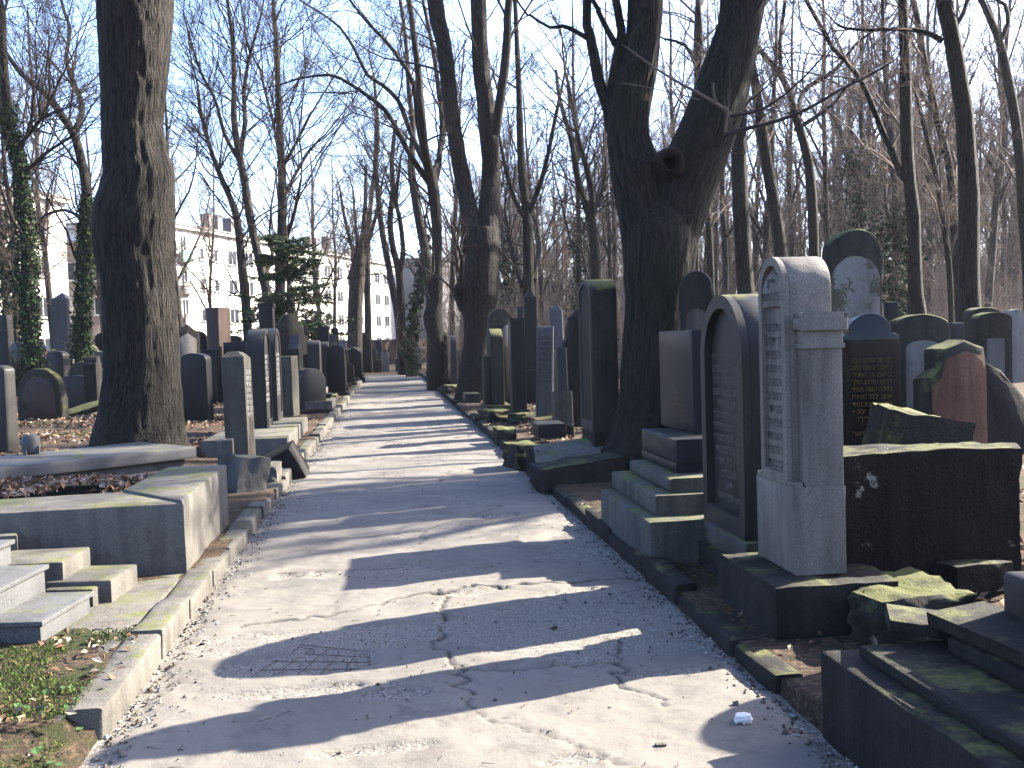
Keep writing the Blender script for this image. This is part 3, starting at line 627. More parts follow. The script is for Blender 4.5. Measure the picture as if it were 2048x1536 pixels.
rs('right', 'dark arched gravestone with a raised rim round a sunken lettered panel', 'arch', 1507, 1082, .37, 582, 1422, 1600, 'granite_mid', [BM(.12, .14, .14, 'sand_grey'), BM(.16, .2, .12, 'sand_dark')], T=.3, text=(13, .075, 'letter_mid', .72), frame=(.085, .05, 'granite_mid'))
M['granite_mon'] = stone_mat('dark blue grey polished granite', (0.018, 0.02, 0.0275), (0.026, 0.029, 0.0375), .45, .3, 0, .15, .02, spec=.12)
def dark_monument():
    def blk(n, ptop, far, side, zt, zb, mat, parent, base, bev=.012):
        c = G(*ptop, zt); s, t_ = ST(c); W = solve(lambda w: proj(XY(s + w, t_, zt))[0], far, .05, 3); T = solve(lambda w: proj(XY(s, t_ + w, zt))[0], side, .05, 3)
        p = XY(s + W / 2, t_ + T / 2, zb); o = ob(n, boxm(W, T, zt - zb, bevel=bev, rough=.006), M[mat], parent, p - base); o.rotation_euler = (0, 0, RZ['right']); return s, t_
    b = XY(7.2, 2.1, .05); r = thing('monument', 'dark polished block monument on a pedestal and three mossy stone steps', 'monument', b)
    M['step_moss'] = stone_mat('mossy granite steps', (.10, .098, .085), (.16, .155, .135), .85, .4, .2, .8, .35)
    blk('step', (1298, 1045), 1200, 1440, .37, 0, 'step_moss', r, b, .02); blk('step', (1310, 992), 1222, 1445, .51, .371, 'step_moss', r, b, .02); blk('step', (1338, 958), 1258, 1450, .61, .511, 'step_moss', r, b, .03)
    blk('pedestal', (1352, 880), 1283, 1455, .86, .69, 'granite_mon', r, b); blk('pedestal', (1352, 926), 1283, 1455, .688, .611, 'granite_mon', r, b)
    c = G(1388, 868, .861); s, t_ = ST(c); W = solve(lambda w: proj(XY(s + w, t_, .861))[0], 1322, .05, 3); h = solve(lambda h: proj(XY(s, t_, .861 + h))[1], 660, .1, 3)
    ob('slab', boxm(W, .3, h, bevel=.006), M['granite_mon'], r, XY(s + W / 2, t_ + .15, .861) - b, RZ['right'])
    o = ob('inscription', text_mesh([HEB[3], HEB[5], HEB[7], HEB[13]], .3, .045), M['letter_gold'], r, XY(s + W * .4, t_ - .004, 1.12) - b, RZ['right'])
dark_monument()
rs('right', 'very tall narrow gravestone with a mossy barrel top next to the forked tree', 'low_arch', 1190.5, 865, .35, 556, 1166, 1240, 'sand_moss', [], text=None, frame=(.06, .02, 'sand_grey'), t=2.35)
rs('right', 'small leaning gravestone on a taller square foot, before the mossy leaning slab', 'taper', 1119, 783, .6, 697, 1109, 1137, 'granite_mid', [BM(.1, .1, .55, 'sand_grey')], lean=(0, -4), t=2.6)
rs('right', 'tall slate slab with a flat top and thin pale edge, right row', 'flat', 1026, 820, .18, 642, 1020.5, 1054, 'granite_dark', [BM(.08, .1, .12, 'granite_mid')], cap=.05, t=2.3)
rs('right', 'olive green barrel topped gravestone with a small ledge, right row', 'low_arch', 985.5, 811, .3, 657, 976, 1010, 'sand_moss', [BM(.3, .3, .18, 'sand_moss')], t=2.1)
rs('right', 'low grey block with a light top at the right path edge', 'flat', 931, 822, .08, 788, 918, 962, 'granite_mid', rough=.01, t=1.9)
rs('right', 'grey cube shaped stone before the double trunk tree', 'low_arch', 926, 786, .3, 755, 920, 949, 'granite_grey', [BM(.2, .2, .2, 'sand_moss')], rough=.02, t=2.3)
rs('right', 'slim slate gravestone with pale barrel top left of the double trunk tree', 'low_arch', 905, 770, .2, 671, 896, 915, 'granite_mid', t=2.2)
rs('right', 'tall dark capped pillar behind the pale barrel topped stone', 'flat', 903, 752, .4, 627, 898, 913, 'granite_dark', cap=.12, t=2.9)
rs('right', 'reddish slab leaning against the double trunk', 'flat', 918, 758, .3, 700, 912, 926, 'red_brown', [BM(.15, .2, .3, 'granite_grey')], t=2.8)
rs('right', 'dark olive upright stone far along the right row', 'low_arch', 888, 752, .2, 663, 882, 897, 'sand_moss', t=2.2)
rs('right', 'farthest slate pillar with a pale cap on the right of the path', 'flat', 868, 740, .2, 654, 864, 877, 'granite_dark', cap=.12, t=2.1)
rs('right', 'thin mossy slab just left of the olive barrel topped stone', 'flat', 970, 815, .15, 712, 964, 976, 'sand_moss', W=.5, T=.14, rough=.02, lean=(0, 3), t=1.95)
fs('mossy rounded stone showing above the olive barrel topped one', 'arch', 1005, 800, .25, 617, 40, 'sand_moss', T=.4, turn=10)
fs('black curved slab behind the olive barrel topped stone', 'arch', 1017, 800, .25, 650, 28, 'granite_black', T=.3, turn=40)
fs('tall dark tapering obelisk in the second right row', 'obelisk', 1067, 800, .3, 578, 32, 'granite_dark', base=(.3, .3, .9, 'granite_dark'), turn=10, D=24)
fs('pale blue grey obelisk beside the lettered slab', 'obelisk', 1116, 790, .3, 606, 32, 'granite_grey', turn=-10, D=24)
fs('pale tilted slab covered with rows of dark lettering', 'flat', 1087, 780, .3, 653, 34, 'granite_grey', T=.15, turn=-6, text=(9, .11, 'letter_dark', .86), lean=(0, 2), rough=0, D=20)
fs('small grey post behind the dark obelisk', 'flat', 1047, 780, .3, 612, 16, 'granite_mid', T=.3, D=30)
fs('dark broken boulder like stone beside the tall barrel topped gravestone', 'broken', 1156, 800, .25, 620, 52, 'sand_dark', T=.5, rough=.08, bevel=.06, D=17)
fs('mossy slab leaning back behind the small leaning gravestone', 'flat', 1158, 840, .25, 718, 46, 'sand_moss', T=.12, turn=-10, lean=(-14, -4), rough=.03)
c = G(1075, 874, .22); s_, t_ = ST(c)
tag(ob('fallen_stone', boxm(.62, .42, .2, bevel=.012, rough=.006), M['granite_dark'], None, XY(s_ + .32, t_ + .22, .2), RZ['right']), 'squared dark stone lying on a mossy kerb right of the path', 'stone')
rocky('mossy broken kerb lump nearest the path on the right', 1048, 935, .0, .4, .7, .36, 'rock_moss', 10, 11, .2, .85)
rocky('broken square plinth corner at the right path edge', 1092, 950, .0, .4, .42, .34, 'sand_dark', 8, 12, .12, .92, (0, 5))
rocky('tilted broken plinth slab beside the forked tree', 1160, 975, .0, .95, .6, .34, 'sand_dark', 5, 13, .1, .93, (0, -6))
rocky('sunlit cracked slab sloping down before the forked tree', 1165, 918, .22, 1.1, .9, .16, 'concrete', -6, 14, .05, .95, (10, -6))
rocky('mossy rounded kerb stone beside the right path edge', 1010, 888, .0, .35, .6, .3, 'rock_moss', 0, 15, .22, .75)
rocky('dark lump of broken stone behind the low grey block', 990, 850, .0, .6, .7, .35, 'rock_moss', 30, 16, .25, .7)
for i, (px, py, w, lab) in enumerate([(950, 800, .5, 'low mossy kerb fragment before the thin mossy slab'), (905, 790, .6, 'brown broken block by the right path edge below the double trunk'), (890, 772, .6, 'small mossy block at the right path edge under the dark olive stone'), (868, 757, .7, 'heap like grey stone at the far right corner of the path'), (1000, 835, .5, 'angular dark stone before the olive barrel topped gravestone'), (1045, 850, .45, 'small leaf covered stone before the slate slab')]):
    rocky(lab, px, py, .05, w, w * .9, w * .6, 'rock_moss' if i % 2 else 'sand_dark', i * 23, 30 + i, .2, .8)
rg = random.Random(21)
for side, n, lab, gr in (('left', 60, 'small dark gravestone in the crowded rows at middle distance left of the path', 'far crowd of gravestones left of the path'), ('right', 16, 'small dark gravestone in the crowded rows at middle distance right of the path', 'far crowd of gravestones right of the path')):
    for i in range(n):
        s_ = rg.uniform(19, 58); t_ = -rg.uniform(2.8, 9) if side == 'left' else rg.uniform(3.2, 9); w, h = rg.uniform(.5, .95), rg.uniform(.9, 1.75)
        if side == 'left' and i < 38: t_ = -rg.uniform(1.6, 2.6); s_ = rg.uniform(21, 57); h = rg.uniform(.7, 1.6)
        r = thing('gravestone', lab, 'gravestone', XY(s_, t_, .05), RZ[side] if rg.random() < .6 else RZ['cam'] + R(rg.uniform(-25, 25)), gr); m_ = rg.choice(['granite_dark', 'sand_dark', 'sand_moss', 'granite_mid', 'sand_grey']); ob('slab', slab(rg.choice(['arch', 'low_arch', 'flat', 'gable', 'shoulder', 'tier']), w, h, rg.uniform(.18, .34), rough=.015, seed=i), M[m_], r, (0, 0, .1)); ob('base', boxm(w + .2, .55, .2, rough=.01, seed=i), M['sand_dark'], r, (0, .12, -.04))
# behind the right row
fs('tall round headed gravestone with flaking pale plaster', 'arch', 1716, 900, .25, 458, 112, 'sand_moss', T=.3, turn=-4, rough=.05, bevel=.05, niche=('arch', .86, .87, .02, 'plaster_flake'), D=11)
fs('black shouldered gravestone with faint gilt lettering behind the tall grey one', 'shoulder', 1745, 890, .2, 626, 112, 'granite_black', T=.24, turn=-6, rough=0, text=(11, .062, 'letter_gold', .76), bevel=.008, D=8.4)
fs('mossy arched gravestone with a pale plaster panel', 'low_arch', 1848, 850, .2, 628, 108, 'sand_moss', T=.3, turn=-3, rough=.02, niche=('low_arch', .64, .74, .10, 'plaster_pale'), D=10.5)
fs('broken gravestone with a bare reddish front', 'broken', 1920, 862, .2, 676, 136, 'sand_moss', T=.32, turn=10, rough=.05, bevel=.04, niche=('broken', .93, .90, .02, 'red_stone'), D=9.6)
fs('small dark arched stone with a pale niche at the far right', 'low_arch', 1992, 800, .5, 624, 70, 'sand_moss', T=.35, rough=.02, niche=('flat', .52, .55, .22, 'plaster_pale'), D=16)
fs('dark rounded stone behind the small niche stone', 'low_arch', 1975, 790, .5, 614, 60, 'sand_moss', T=.4, D=18)
fs('pale round headed stone at the far right among the trees', 'arch', 2036, 780, .4, 618, 36, 'concrete_pale', T=.3, D=26)
fs('square slate post between the plaster panel stone and the broken red one', 'flat', 1918, 800, .3, 645, 26, 'granite_mid', T=.3, D=15)
fs('dark post to the right of the tall plaster gravestone', 'flat', 1786, 800, .3, 604, 26, 'granite_dark', T=.3, D=14)
fs('black round headed gravestone just right of the forked tree', 'arch', 1398, 860, .3, 540, 66, 'sand_dark', T=.4, turn=-12, rough=.03, niche=('arch', .66, .7, .12, 'sand_grey'), D=10.5)
fs('dark slab leaning over at the right edge of the view', 'wedge', 2040, 850, .2, 690, 120, 'sand_dark', T=.5, turn=14, rough=.06, lean=(-8, -10), D=11)
def thick_block():
    A = G(1690, 1152, .06); B = P(2040, 1105, 5.9); W = 1.1; H = .92
    r = ob('tomb_block', rock_mesh(1.10, .46, .86, 21, .06, 40, .93), M['rock_dark'], None, (2.30, 5.72, .08)); r.rotation_euler = (0, 0, R(7)); tag(r, 'massive rough dark block with pale lichen spots behind the tall grey gravestone', 'stone')
M['rock_dark'] = stone_mat('dark wet rock', (0.01418, 0.01276, 0.00945), (0.02975, 0.0266, 0.0203), .9, .2, .22, .7, 1., patch=(.26, .24, .2), plo=.635)
thick_block()
rocky('mossy fallen stone with a sloping top before the black shouldered gravestone', 1792, 892, .35, .62, .36, .74, 'rock_moss', -8, 22, .12, .86, (0, 14), D=6.9)
rocky('jagged mossy rock between the tall grey gravestone and the stepped platform', 1800, 1285, .02, .62, .5, .34, 'rock_moss', 10, 23, .25, .8)
rocky('low dark stone behind the stepped platform', 1935, 1212, .05, .4, .3, .3, 'sand_dark', 10, 24, .1, .9)
def platform():
    r = thing('stepped_platform', 'dark stepped stone platform in the lower right corner beside the path', 'platform', XY(3.0, 2.4, .05))
    def pr(name, s0, s1, t0, t1, zt, zb, mat='sand_dark'):
        o = prism(name, None, None, [XY(s0, t0), XY(s1, t0), XY(s1, t1), XY(s0, t1)], zt, zb, mat, bevel=.02, rough=.012); o.parent = r; o.matrix_parent_inverse = Matrix.Translation(-Vector(r.location))
    pr('tier', 1.6, 3.72, 1.66, 3.3, .35, -.02); pr('tier', 1.5, 3.60, 1.76, 3.3, .40, .351); pr('tier', 1.5, 3.42, 2.02, 3.3, .47, .401); pr('pedestal', 2.75, 3.42, 2.24, 2.75, .70, .471, 'granite_mid')
    return r
platform()
def cover_slab(label, s, t, z, w, d, rot, lean):
    o = ob('broken_slab', boxm(w, d, .05, bevel=.01, rough=.012, seed=int(s * 10)), M['sand_dark'], None, XY(s, t, z), HEAD + R(rot)); o.rotation_euler = (R(lean[0]), R(lean[1]), HEAD + R(rot)); tag(o, label, 'slab')
cover_slab('broken dark slab lying across the far end of the stepped platform', 3.6, 2.15, .42, .5, .26, -24, (0, 6))
cover_slab('loose dark slab beside the low pedestal on the platform', 3.2, 2.15, .49, .24, .7, 4, (0, -5))
# gravestones just outside the view whose shadows cross the path
rs2 = thing('gravestone', 'arched gravestone standing right of the stepped platform', 'gravestone', XY(4.5, 3.57, .1), RZ['right']); ob('slab', slab('arch', .6, 1.4, .3), M['granite_mid'], rs2); ob('base', boxm(.9, .6, .12), M['sand_dark'], rs2, (0, .15, -.02))
rs3 = thing('gravestone', 'flat topped gravestone on the low pedestal of the stepped platform', 'gravestone', XY(3.05, 2.42, .70), RZ['right']); ob('slab', slab('flat', .5, 1.0, .22), M['granite_mid'], rs3)

# ------------------------------------------------------------------ trees
def unit(a): return a / (np.linalg.norm(a, axis=-1, keepdims=True) + 1e-9)
def grow(rg, p, d, L, r0, nseg, wob, up, taper=.25):     # all branches of one level at once
    N = len(p); P_ = [p]; d = unit(d); D_ = [d]
    for k in range(nseg):
        d = unit(d + rg.normal(0, wob, (N, 3)) + np.array([0, 0, up]))
        p = p + d * (L / nseg)[:, None]; P_.append(p); D_.append(d)
    k = np.linspace(0, 1, nseg + 1)[None, :]
    return np.stack(P_, 1), np.stack(D_, 1), r0[:, None] * (1 - (1 - taper) * k)
def spawn(rg, P_, D_, R_, k, t0, ang, Ls, rs_, Lb):
    N, n = R_.shape; t = t0 + (1 - t0) * (np.arange(k)[None, :] + rg.random((N, k))) / k; t = np.minimum(t, .999) * (n - 1)
    i = np.floor(t).astype(int); f = (t - i)[..., None]; a = np.arange(N)[:, None]
    p = P_[a, i] * (1 - f) + P_[a, i + 1] * f; d = D_[a, i]; r = R_[a, i]
    rv = unit(rg.normal(0, 1, (N, k, 3))); perp = unit(np.cross(d, rv)); an = rg.normal(ang, .22, (N, k))[..., None]
    d2 = d * np.cos(an) + perp * np.sin(an)
    L = (Lb[:, None] * Ls * (1.15 - .6 * t / (n - 1)) * rg.uniform(.6, 1.25, (N, k)))
    return p.reshape(-1, 3), d2.reshape(-1, 3), L.ravel(), np.minimum(r * rs_, r * .9).ravel()
def tubes(mb, P_, R_, sides, bark=False):
    N, n, _ = P_.shape; ax = unit(P_[:, -1] - P_[:, 0]); ref = np.where(np.abs(ax[:, 2:3]) > .8, [[1., 0, 0]], [[0, 0, 1.]])
    u = unit(np.cross(ax, ref)); w = np.cross(ax, u); a = np.arange(sides) * 2 * np.pi / sides
    ringv = u[:, None, :] * np.cos(a)[None, :, None] + w[:, None, :] * np.sin(a)[None, :, None]
    v = P_[:, :, None, :] + ringv[:, None] * R_[:, :, None, None]
    b = (np.arange(N)[:, None, None] * n + np.arange(n - 1)[None, :, None]) * sides; i = np.arange(sides)[None, None, :]; j = (i + 1) % sides
    q = np.stack([b + i, b + j, b + j + sides, b + i + sides], -1).reshape(-1, 4)
    att = None
    if bark:
        L = np.cumsum(np.concatenate([np.zeros((N, 1)), np.linalg.norm(np.diff(P_, axis=1), axis=-1)], 1), 1)
        rr = R_[:, :1, None]; att = np.stack([np.broadcast_to(np.cos(a) * rr, (N, n, sides)), np.broadcast_to(np.sin(a) * rr, (N, n, sides)), np.broadcast_to(L[:, :, None] + np.arange(N)[:, None, None] * 3.1, (N, n, sides))], -1)
    mb.add(v, [q], att); return mb
def smoothline(pts, rad, step):
    pts = np.asarray(pts, float); rad = np.asarray(rad, float); n = len(pts)
    if n == 2: pts = np.array([pts[0], (pts[0] + pts[1]) / 2, pts[1]]); rad = np.array([rad[0], rad.mean(), rad[1]]); n = 3
    e = np.concatenate([[2 * pts[0] - pts[1]], pts, [2 * pts[-1] - pts[-2]]]); er = np.concatenate([[rad[0]], rad, [rad[-1]]]); o = []; orr = []
    for i in range(1, n):
        m = max(2, int(np.linalg.norm(e[i + 1] - e[i]) / step)); t = np.arange(m)[:, None] / m
        o.append(.5 * (2 * e[i] + (e[i + 1] - e[i - 1]) * t + (2 * e[i - 1] - 5 * e[i] + 4 * e[i + 1] - e[i + 2]) * t ** 2 + (3 * e[i] - e[i - 1] - 3 * e[i + 1] + e[i + 2]) * t ** 3))
        orr.append(er[i] + (er[i + 1] - er[i]) * t[:, 0])
    o.append(e[n][None]); orr.append(er[n:n + 1]); return np.concatenate(o), np.concatenate(orr)
def limb_mb(mb, C, rad, sides, seed, disp=.06, flare=False, fine=0.):
    n = len(C); T = unit(np.gradient(C, axis=0)); u = unit(np.cross(T, [0, 1., 0] if abs(T[0][1]) < .9 else [0, 0, 1.])); w = np.cross(T, u); a = np.arange(sides) * 2 * np.pi / sides
    L = np.concatenate(([0], np.cumsum(np.linalg.norm(np.diff(C, axis=0), axis=1))))
    cs = np.stack([np.cos(a)[None] * rad[:, None], np.sin(a)[None] * rad[:, None], np.broadcast_to(L[:, None], (n, sides))], -1)
    k = 1 + disp * fbm(cs * np.array([1.6, 1.6, .9]) + seed * 5.3, seed, 4)
    if fine:
        q = cs * np.array([13., 13., 2.6]) + seed; rd = 1 - np.abs(vnoise(q, seed + 7)) - .6 * np.abs(vnoise(q * 2.1, seed + 8)); k = k + fine * (rd - .5) / np.maximum(rad[:, None], .1)
    if flare:
        fl = np.exp(-L / .35)[:, None]; k = k * (1 + fl * (.12 + .2 * vnoise(np.stack([np.cos(a) * 2.2, np.sin(a) * 2.2, a * 0 + seed], -1), seed)[None]))
    v = C[:, None] + (u[:, None] * np.cos(a)[None, :, None] + w[:, None] * np.sin(a)[None, :, None]) * (rad[:, None] * k)[..., None]
    i = np.arange(sides); j = (i + 1) % sides; b = np.arange(n - 1)[:, None] * sides
    mb.add(v, [np.stack([b + i, b + j, b + j + sides, b + i + sides], -1).reshape(-1, 4), ((n - 1) * sides + i).reshape(1, -1)], cs); return mb
def crown_mb(rg, P_, D_, R_, L0, k1, k2, k3, up=.06, minr=.004, lev3=True, ang=.75):
    mb = MB(); p, d, L, r = P_, D_, L0, R_
    A = grow(rg, p, d, L, r, 7, .16, up); tubes(mb, A[0], A[2], 5, True)
    q = spawn(rg, *A, k1, .2, ang, .5, .55, L); B = grow(rg, q[0], q[1], q[2], np.maximum(q[3], minr * 1.6), 5, .18, up * .8); tubes(mb, B[0], B[2], 4)
    q2 = spawn(rg, *B, k2, .15, ang, .5, .6, q[2]); Cc = grow(rg, q2[0], q2[1], q2[2], np.maximum(q2[3], minr * 1.2), 4, .2, up * .6, .5); tubes(mb, Cc[0], Cc[2], 3)
    if lev3:
        q3 = spawn(rg, *Cc, k3, .1, ang, .6, .7, q2[2]); E_ = grow(rg, q3[0], q3[1], q3[2], np.maximum(q3[3], minr), 2, .2, up * .4, .6); tubes(mb, E_[0], E_[2], 3)
    return mb
def ivy_mb(rg, C, rad, n, size, spread=.5):
    i = rg.integers(0, len(C) - 1, n); f = rg.random((n, 1)); c = C[i] * (1 - f) + C[i + 1] * f; a = rg.random(n) * 6.283
    rr = rad[i] * (1 + spread * np.abs(rg.normal(0, 1, n)) * (.4 + np.abs(vnoise(c * .8, 3)))) + .03
    o = np.stack([np.cos(a), np.sin(a), rg.normal(0, .3, n)], -1); p = c + o * rr[:, None]
    return leafquads(rg, p, o + rg.normal(0, .6, (n, 3)), size)
def leafquads(rg, p, nor, size, fold=.3, aspect=.7):
    n = len(p); nor = unit(nor); u = unit(np.cross(nor, rg.normal(0, 1, (n, 3)))); w = np.cross(nor, u); s = (size * rg.uniform(.6, 1.35, n))[:, None]
    v = np.stack([p - u * s, p - w * s * aspect + nor * s * fold, p + u * s, p + w * s * aspect + nor * s * fold], 1)
    return MB().add(v, [np.stack([np.arange(n) * 4 + k for k in range(4)], -1)])
def colour_leaves(me, rg, cols, n, per=4):
    cols = np.array(cols); k = cols[rg.integers(0, len(cols), n)] * rg.uniform(.7, 1.3, (n, 1)); c4 = np.concatenate([k, np.ones((n, 1))], 1)
    a = me.attributes.new('leafcol', 'FLOAT_COLOR', 'POINT'); a.data.foreach_set('color', np.repeat(c4, per, 0).ravel()); return me
IVYC = [(0.01116, 0.0217, 0.00744), (0.0186, 0.0341, 0.01116), (0.00744, 0.01364, 0.0062), (0.031, 0.0465, 0.0186)]

# trees whose limbs are traced: each limb a list of (px, py, width in px) from its root upwards
def traced_tree(label, D, limbs, zg=.15, mat='bark', twig='twig_dark', sides=20, seed=1, nb=26, blen=(1.5, 3.5), k=(6, 6, 4), tmin=.3, ext=5., ivy=None, fine=0., yspread=.0, group=None, up=.06, ang=.75, step=.35, name='tree', knots=(), bdisp=.07):
    rg = np.random.default_rng(seed); c = P(limbs[0][0][0], limbs[0][0][1], D); z0 = zg
    root = thing(name, label, 'tree', (c.x, D, z0), 0, group); org = np.array([c.x, D, z0]); mb = MB(); allP = []; allR = []
    for li, lm in enumerate(limbs):
        dy = 0 if li == 0 else rg.normal(0, yspread); pts = []; rad = []
        for i, (px, py, w) in enumerate(lm):
            d = D + dy * min(1., i / 2.) ; q = np.array(P(px, py, d)); pts.append(q - org); rad.append(w / 2 / FPX * d)
        if li == 0 and pts[0][2] > -.1: pts[0][2] = min(pts[0][2], 0); pts.insert(0, pts[0] * np.array([1, 1, 0]) + np.array([0, 0, -.25])); rad.insert(0, rad[0] * 1.06)
        if lm[-1][1] <= 30 and ext:           # goes on above the frame
            dd = unit(pts[-1] - pts[-2]); e = pts[-1] 
            for q in range(3): e = e + (dd + np.append(rg.normal(0, .12, 2), .15)) * ext / 3; pts.append(e); rad.append(rad[-1] * .68)
        C, r = smoothline(pts, rad, step if li else step * (.3 if fine else 1)); 
        limb_mb(mb, C, r, sides if r.mean() > .1 else max(6, sides // 2), seed + li, bdisp, li == 0, fine if r.mean() > .12 else 0)
        allP.append(C); allR.append(r)
    for (px, py, w) in knots:                 # a hollow branch scar standing out of the bark
        q = np.array(P(px, py, D)) - org; rr = w / 2 / FPX * D; km = MB()
        an = np.arange(22) * 2 * np.pi / 22; yy = (-.05, -.30, -.40, -.44, -.445, -.40, -.30, .0); kk = (1.7, 1.45, 1.25, 1.08, .9, .74, .66, .5); wv = 1 + .22 * vnoise(np.stack([np.cos(an) * 1.7, np.sin(an) * 1.7, an * 0 + 3], -1), 5)
        kv = np.stack([q + np.stack([np.cos(an) * rr * k_ * wv, np.full(22, y_) + .02 * np.sin(3 * an), np.sin(an) * rr * k_ * wv * 1.15], -1) for y_, k_ in zip(yy, kk)]).reshape(-1, 3); i_ = np.arange(22); j_ = (i_ + 1) % 22; bb = np.arange(7)[:, None] * 22
        km.add(kv, [np.stack([bb + i_, bb + j_, bb + j_ + 22, bb + i_ + 22], -1).reshape(-1, 4), (7 * 22 + i_).reshape(1, -1)], kv * 3); ob('branch_scar', km.mesh('scar', 3.2, 'bark'), M['scar'], root)
    ob('trunk', mb.mesh('trunk', 3.2, 'bark'), M[mat], root)
    # twigs
    P0 = []; D0 = []; R0 = []; w = np.array([len(C) * (.3 if i == 0 else 1) for i, C in enumerate(allP)]); w = w / w.sum()
    for b in range(nb):
        li = rg.choice(len(allP), p=w); C, r = allP[li], allR[li]; lo = tmin if li == 0 else .12; i = int((lo + (1 - lo) * rg.random() ** .8) * (len(C) - 2)); d = unit(C[i + 1] - C[i])
        pr = unit(np.cross(d, rg.normal(0, 1, 3))); an = rg.normal(.85, .2); P0.append(C[i]); D0.append(d * math.cos(an) + pr * math.sin(an) + np.array([0, 0, .12])); R0.append(min(r[i] * .42, rg.uniform(.018, .05)))
    for C, r in list(zip(allP, allR))[1 if len(allP) > 1 else 0:]: P0.append(C[-1]); D0.append(unit(C[-1] - C[-2])); R0.append(min(r[-1] * .8, .09))
    n = len(P0); L = rg.uniform(*blen, n)
    ob('crown', crown_mb(rg, np.array(P0), np.array(D0), np.array(R0), L, *k, up=up, ang=ang).mesh('crown', 3.2, 'bark'), M[twig], root)
    if ivy:
        lo, hi, cnt, sz, sp = ivy; C, r = allP[0], allR[0]; a, b = int(lo * len(C)), int(hi * len(C)); me = ivy_mb(rg, C[a:b], r[a:b], cnt, sz, sp).mesh('ivy'); ob('ivy', colour_leaves(me, rg, IVYC, cnt), M['leaves'], root)
    return root
T = traced_tree
T('very thick fissured trunk standing alone on the left beside the flat tomb cover', 14.2, [[(277, 900, 205), (278, 880, 190), (280, 850, 172), (283, 800, 156), (284, 740, 144), (282, 650, 140), (276, 560, 140), (268, 500, 149), (267, 440, 154), (273, 390, 142), (277, 350, 134), (270, 310, 124), (265, 250, 115), (266, 200, 118), (269, 100, 132), (270, 0, 144)],
   ], mat='bark', sides=110, seed=2, nb=5, tmin=.93, ext=5, fine=.030, step=.16, bdisp=.045)
T('big mossy tree forking into two thick limbs with a branch scar at the fork', 11.3, [[(1300, 960, 215), (1302, 920, 180), (1308, 860, 160), (1312, 800, 147), (1310, 700, 130), (1316, 600, 134), (1320, 500, 148), (1321, 465, 148), (1323, 430, 124), (1324, 395, 80), (1325, 370, 20)],
   [(1302, 580, 80), (1297, 520, 90), (1291, 460, 100), (1284, 400, 104), (1272, 340, 100), (1258, 280, 88), (1257, 240, 84), (1262, 200, 82), (1274, 150, 76), (1283, 100, 70), (1291, 0, 66)],
   [(1330, 580, 80), (1336, 520, 96), (1346, 455, 114), (1359, 400, 122), (1385, 335, 120), (1412, 270, 112), (1432, 215, 106), (1452, 150, 100), (1469, 90, 90), (1480, 0, 80)],
   [(1224, 262, 26), (1216, 215, 24), (1197, 160, 22), (1188, 110, 21), (1180, 70, 19), (1174, 0, 17)], [(1222, 200, 24), (1228, 150, 20), (1238, 95, 19), (1243, 60, 17), (1232, 0, 16)], [(1232, 90, 14), (1215, 60, 11), (1195, 20, 10), (1185, 0, 9)],
   [(1180, 80, 11), (1150, 62, 9), (1125, 52, 8), (1100, 55, 6), (1060, 30, 5), (1040, 10, 4)]],
   mat='bark_moss', sides=90, seed=4, nb=4, ext=4, fine=.026, step=.16, knots=[(1330, 334, 38)], bdisp=.05)
def bare_branch(label, D, limbs, seed):       # dead twiggy branches that hang off the forked tree
    return limbs
T('great double trunked tree with a burl, right of the middle of the path', 27., [[(952, 785, 82), (953, 740, 68), (956, 690, 58), (957, 640, 58), (960, 590, 78), (962, 545, 74), (966, 490, 66), (966, 455, 58)],
   [(944, 500, 44), (940, 440, 38), (934, 400, 34), (924, 350, 32), (914, 297, 30), (905, 240, 30), (898, 182, 31), (888, 91, 31), (870, 0, 32)], [(976, 500, 48), (978, 440, 46), (981, 380, 40), (982, 319, 36), (975, 250, 37), (969, 190, 34), (962, 137, 33), (957, 0, 31)],
   [(990, 270, 20), (1000, 200, 18), (1010, 130, 18), (1015, 60, 16), (1018, 0, 15)], [(926, 620, 16), (918, 590, 22), (916, 575, 16)]], mat='bark', sides=40, seed=6, nb=34, blen=(2, 5), ext=7, fine=.02, yspread=.5, bdisp=.06)
T('tree left of the double trunk with many limbs sweeping out over the path', 36., [[(872, 760, 34), (873, 690, 30), (866, 634, 40), (872, 600, 25), (874, 540, 21), (874, 480, 20), (872, 430, 22), (866, 375, 23), (860, 340, 24)],
   [(862, 360, 20), (850, 300, 17), (844, 240, 16), (840, 190, 15), (836, 137, 14), (826, 60, 12), (818, 0, 10)], [(868, 380, 14), (878, 320, 12), (884, 250, 10), (876, 170, 9), (866, 100, 8), (850, 20, 7), (846, 0, 6)],
   [(858, 365, 13), (840, 340, 12), (815, 300, 11), (795, 260, 10), (770, 220, 9), (740, 195, 8), (700, 168, 7), (660, 150, 6), (600, 157, 4), (560, 170, 3)], [(852, 330, 11), (832, 290, 11), (812, 240, 10), (796, 200, 9), (765, 170, 8), (735, 150, 7), (710, 100, 6), (680, 55, 5), (640, 25, 4), (600, 0, 3)],
   [(848, 310, 11), (836, 250, 10), (826, 165, 9), (800, 120, 8), (770, 80, 7), (740, 50, 6), (700, 0, 5)], [(866, 350, 10), (884, 290, 8), (890, 210, 7), (880, 130, 6), (860, 70, 5)]], mat='bark', sides=18, seed=8, nb=64, blen=(2.5, 5.5), ext=5, yspread=1.8, fine=.02)
T('slanting bare tree tucked close to the left of the sweeping tree', 40., [[(862, 700, 20), (862, 620, 20), (858, 560, 19), (850, 500, 18), (838, 440, 17), (830, 390, 17), (822, 330, 15), (826, 260, 12), (818, 180, 10), (812, 90, 8), (800, 0, 7)]], seed=10, nb=16, sides=12, mat='bark_far')
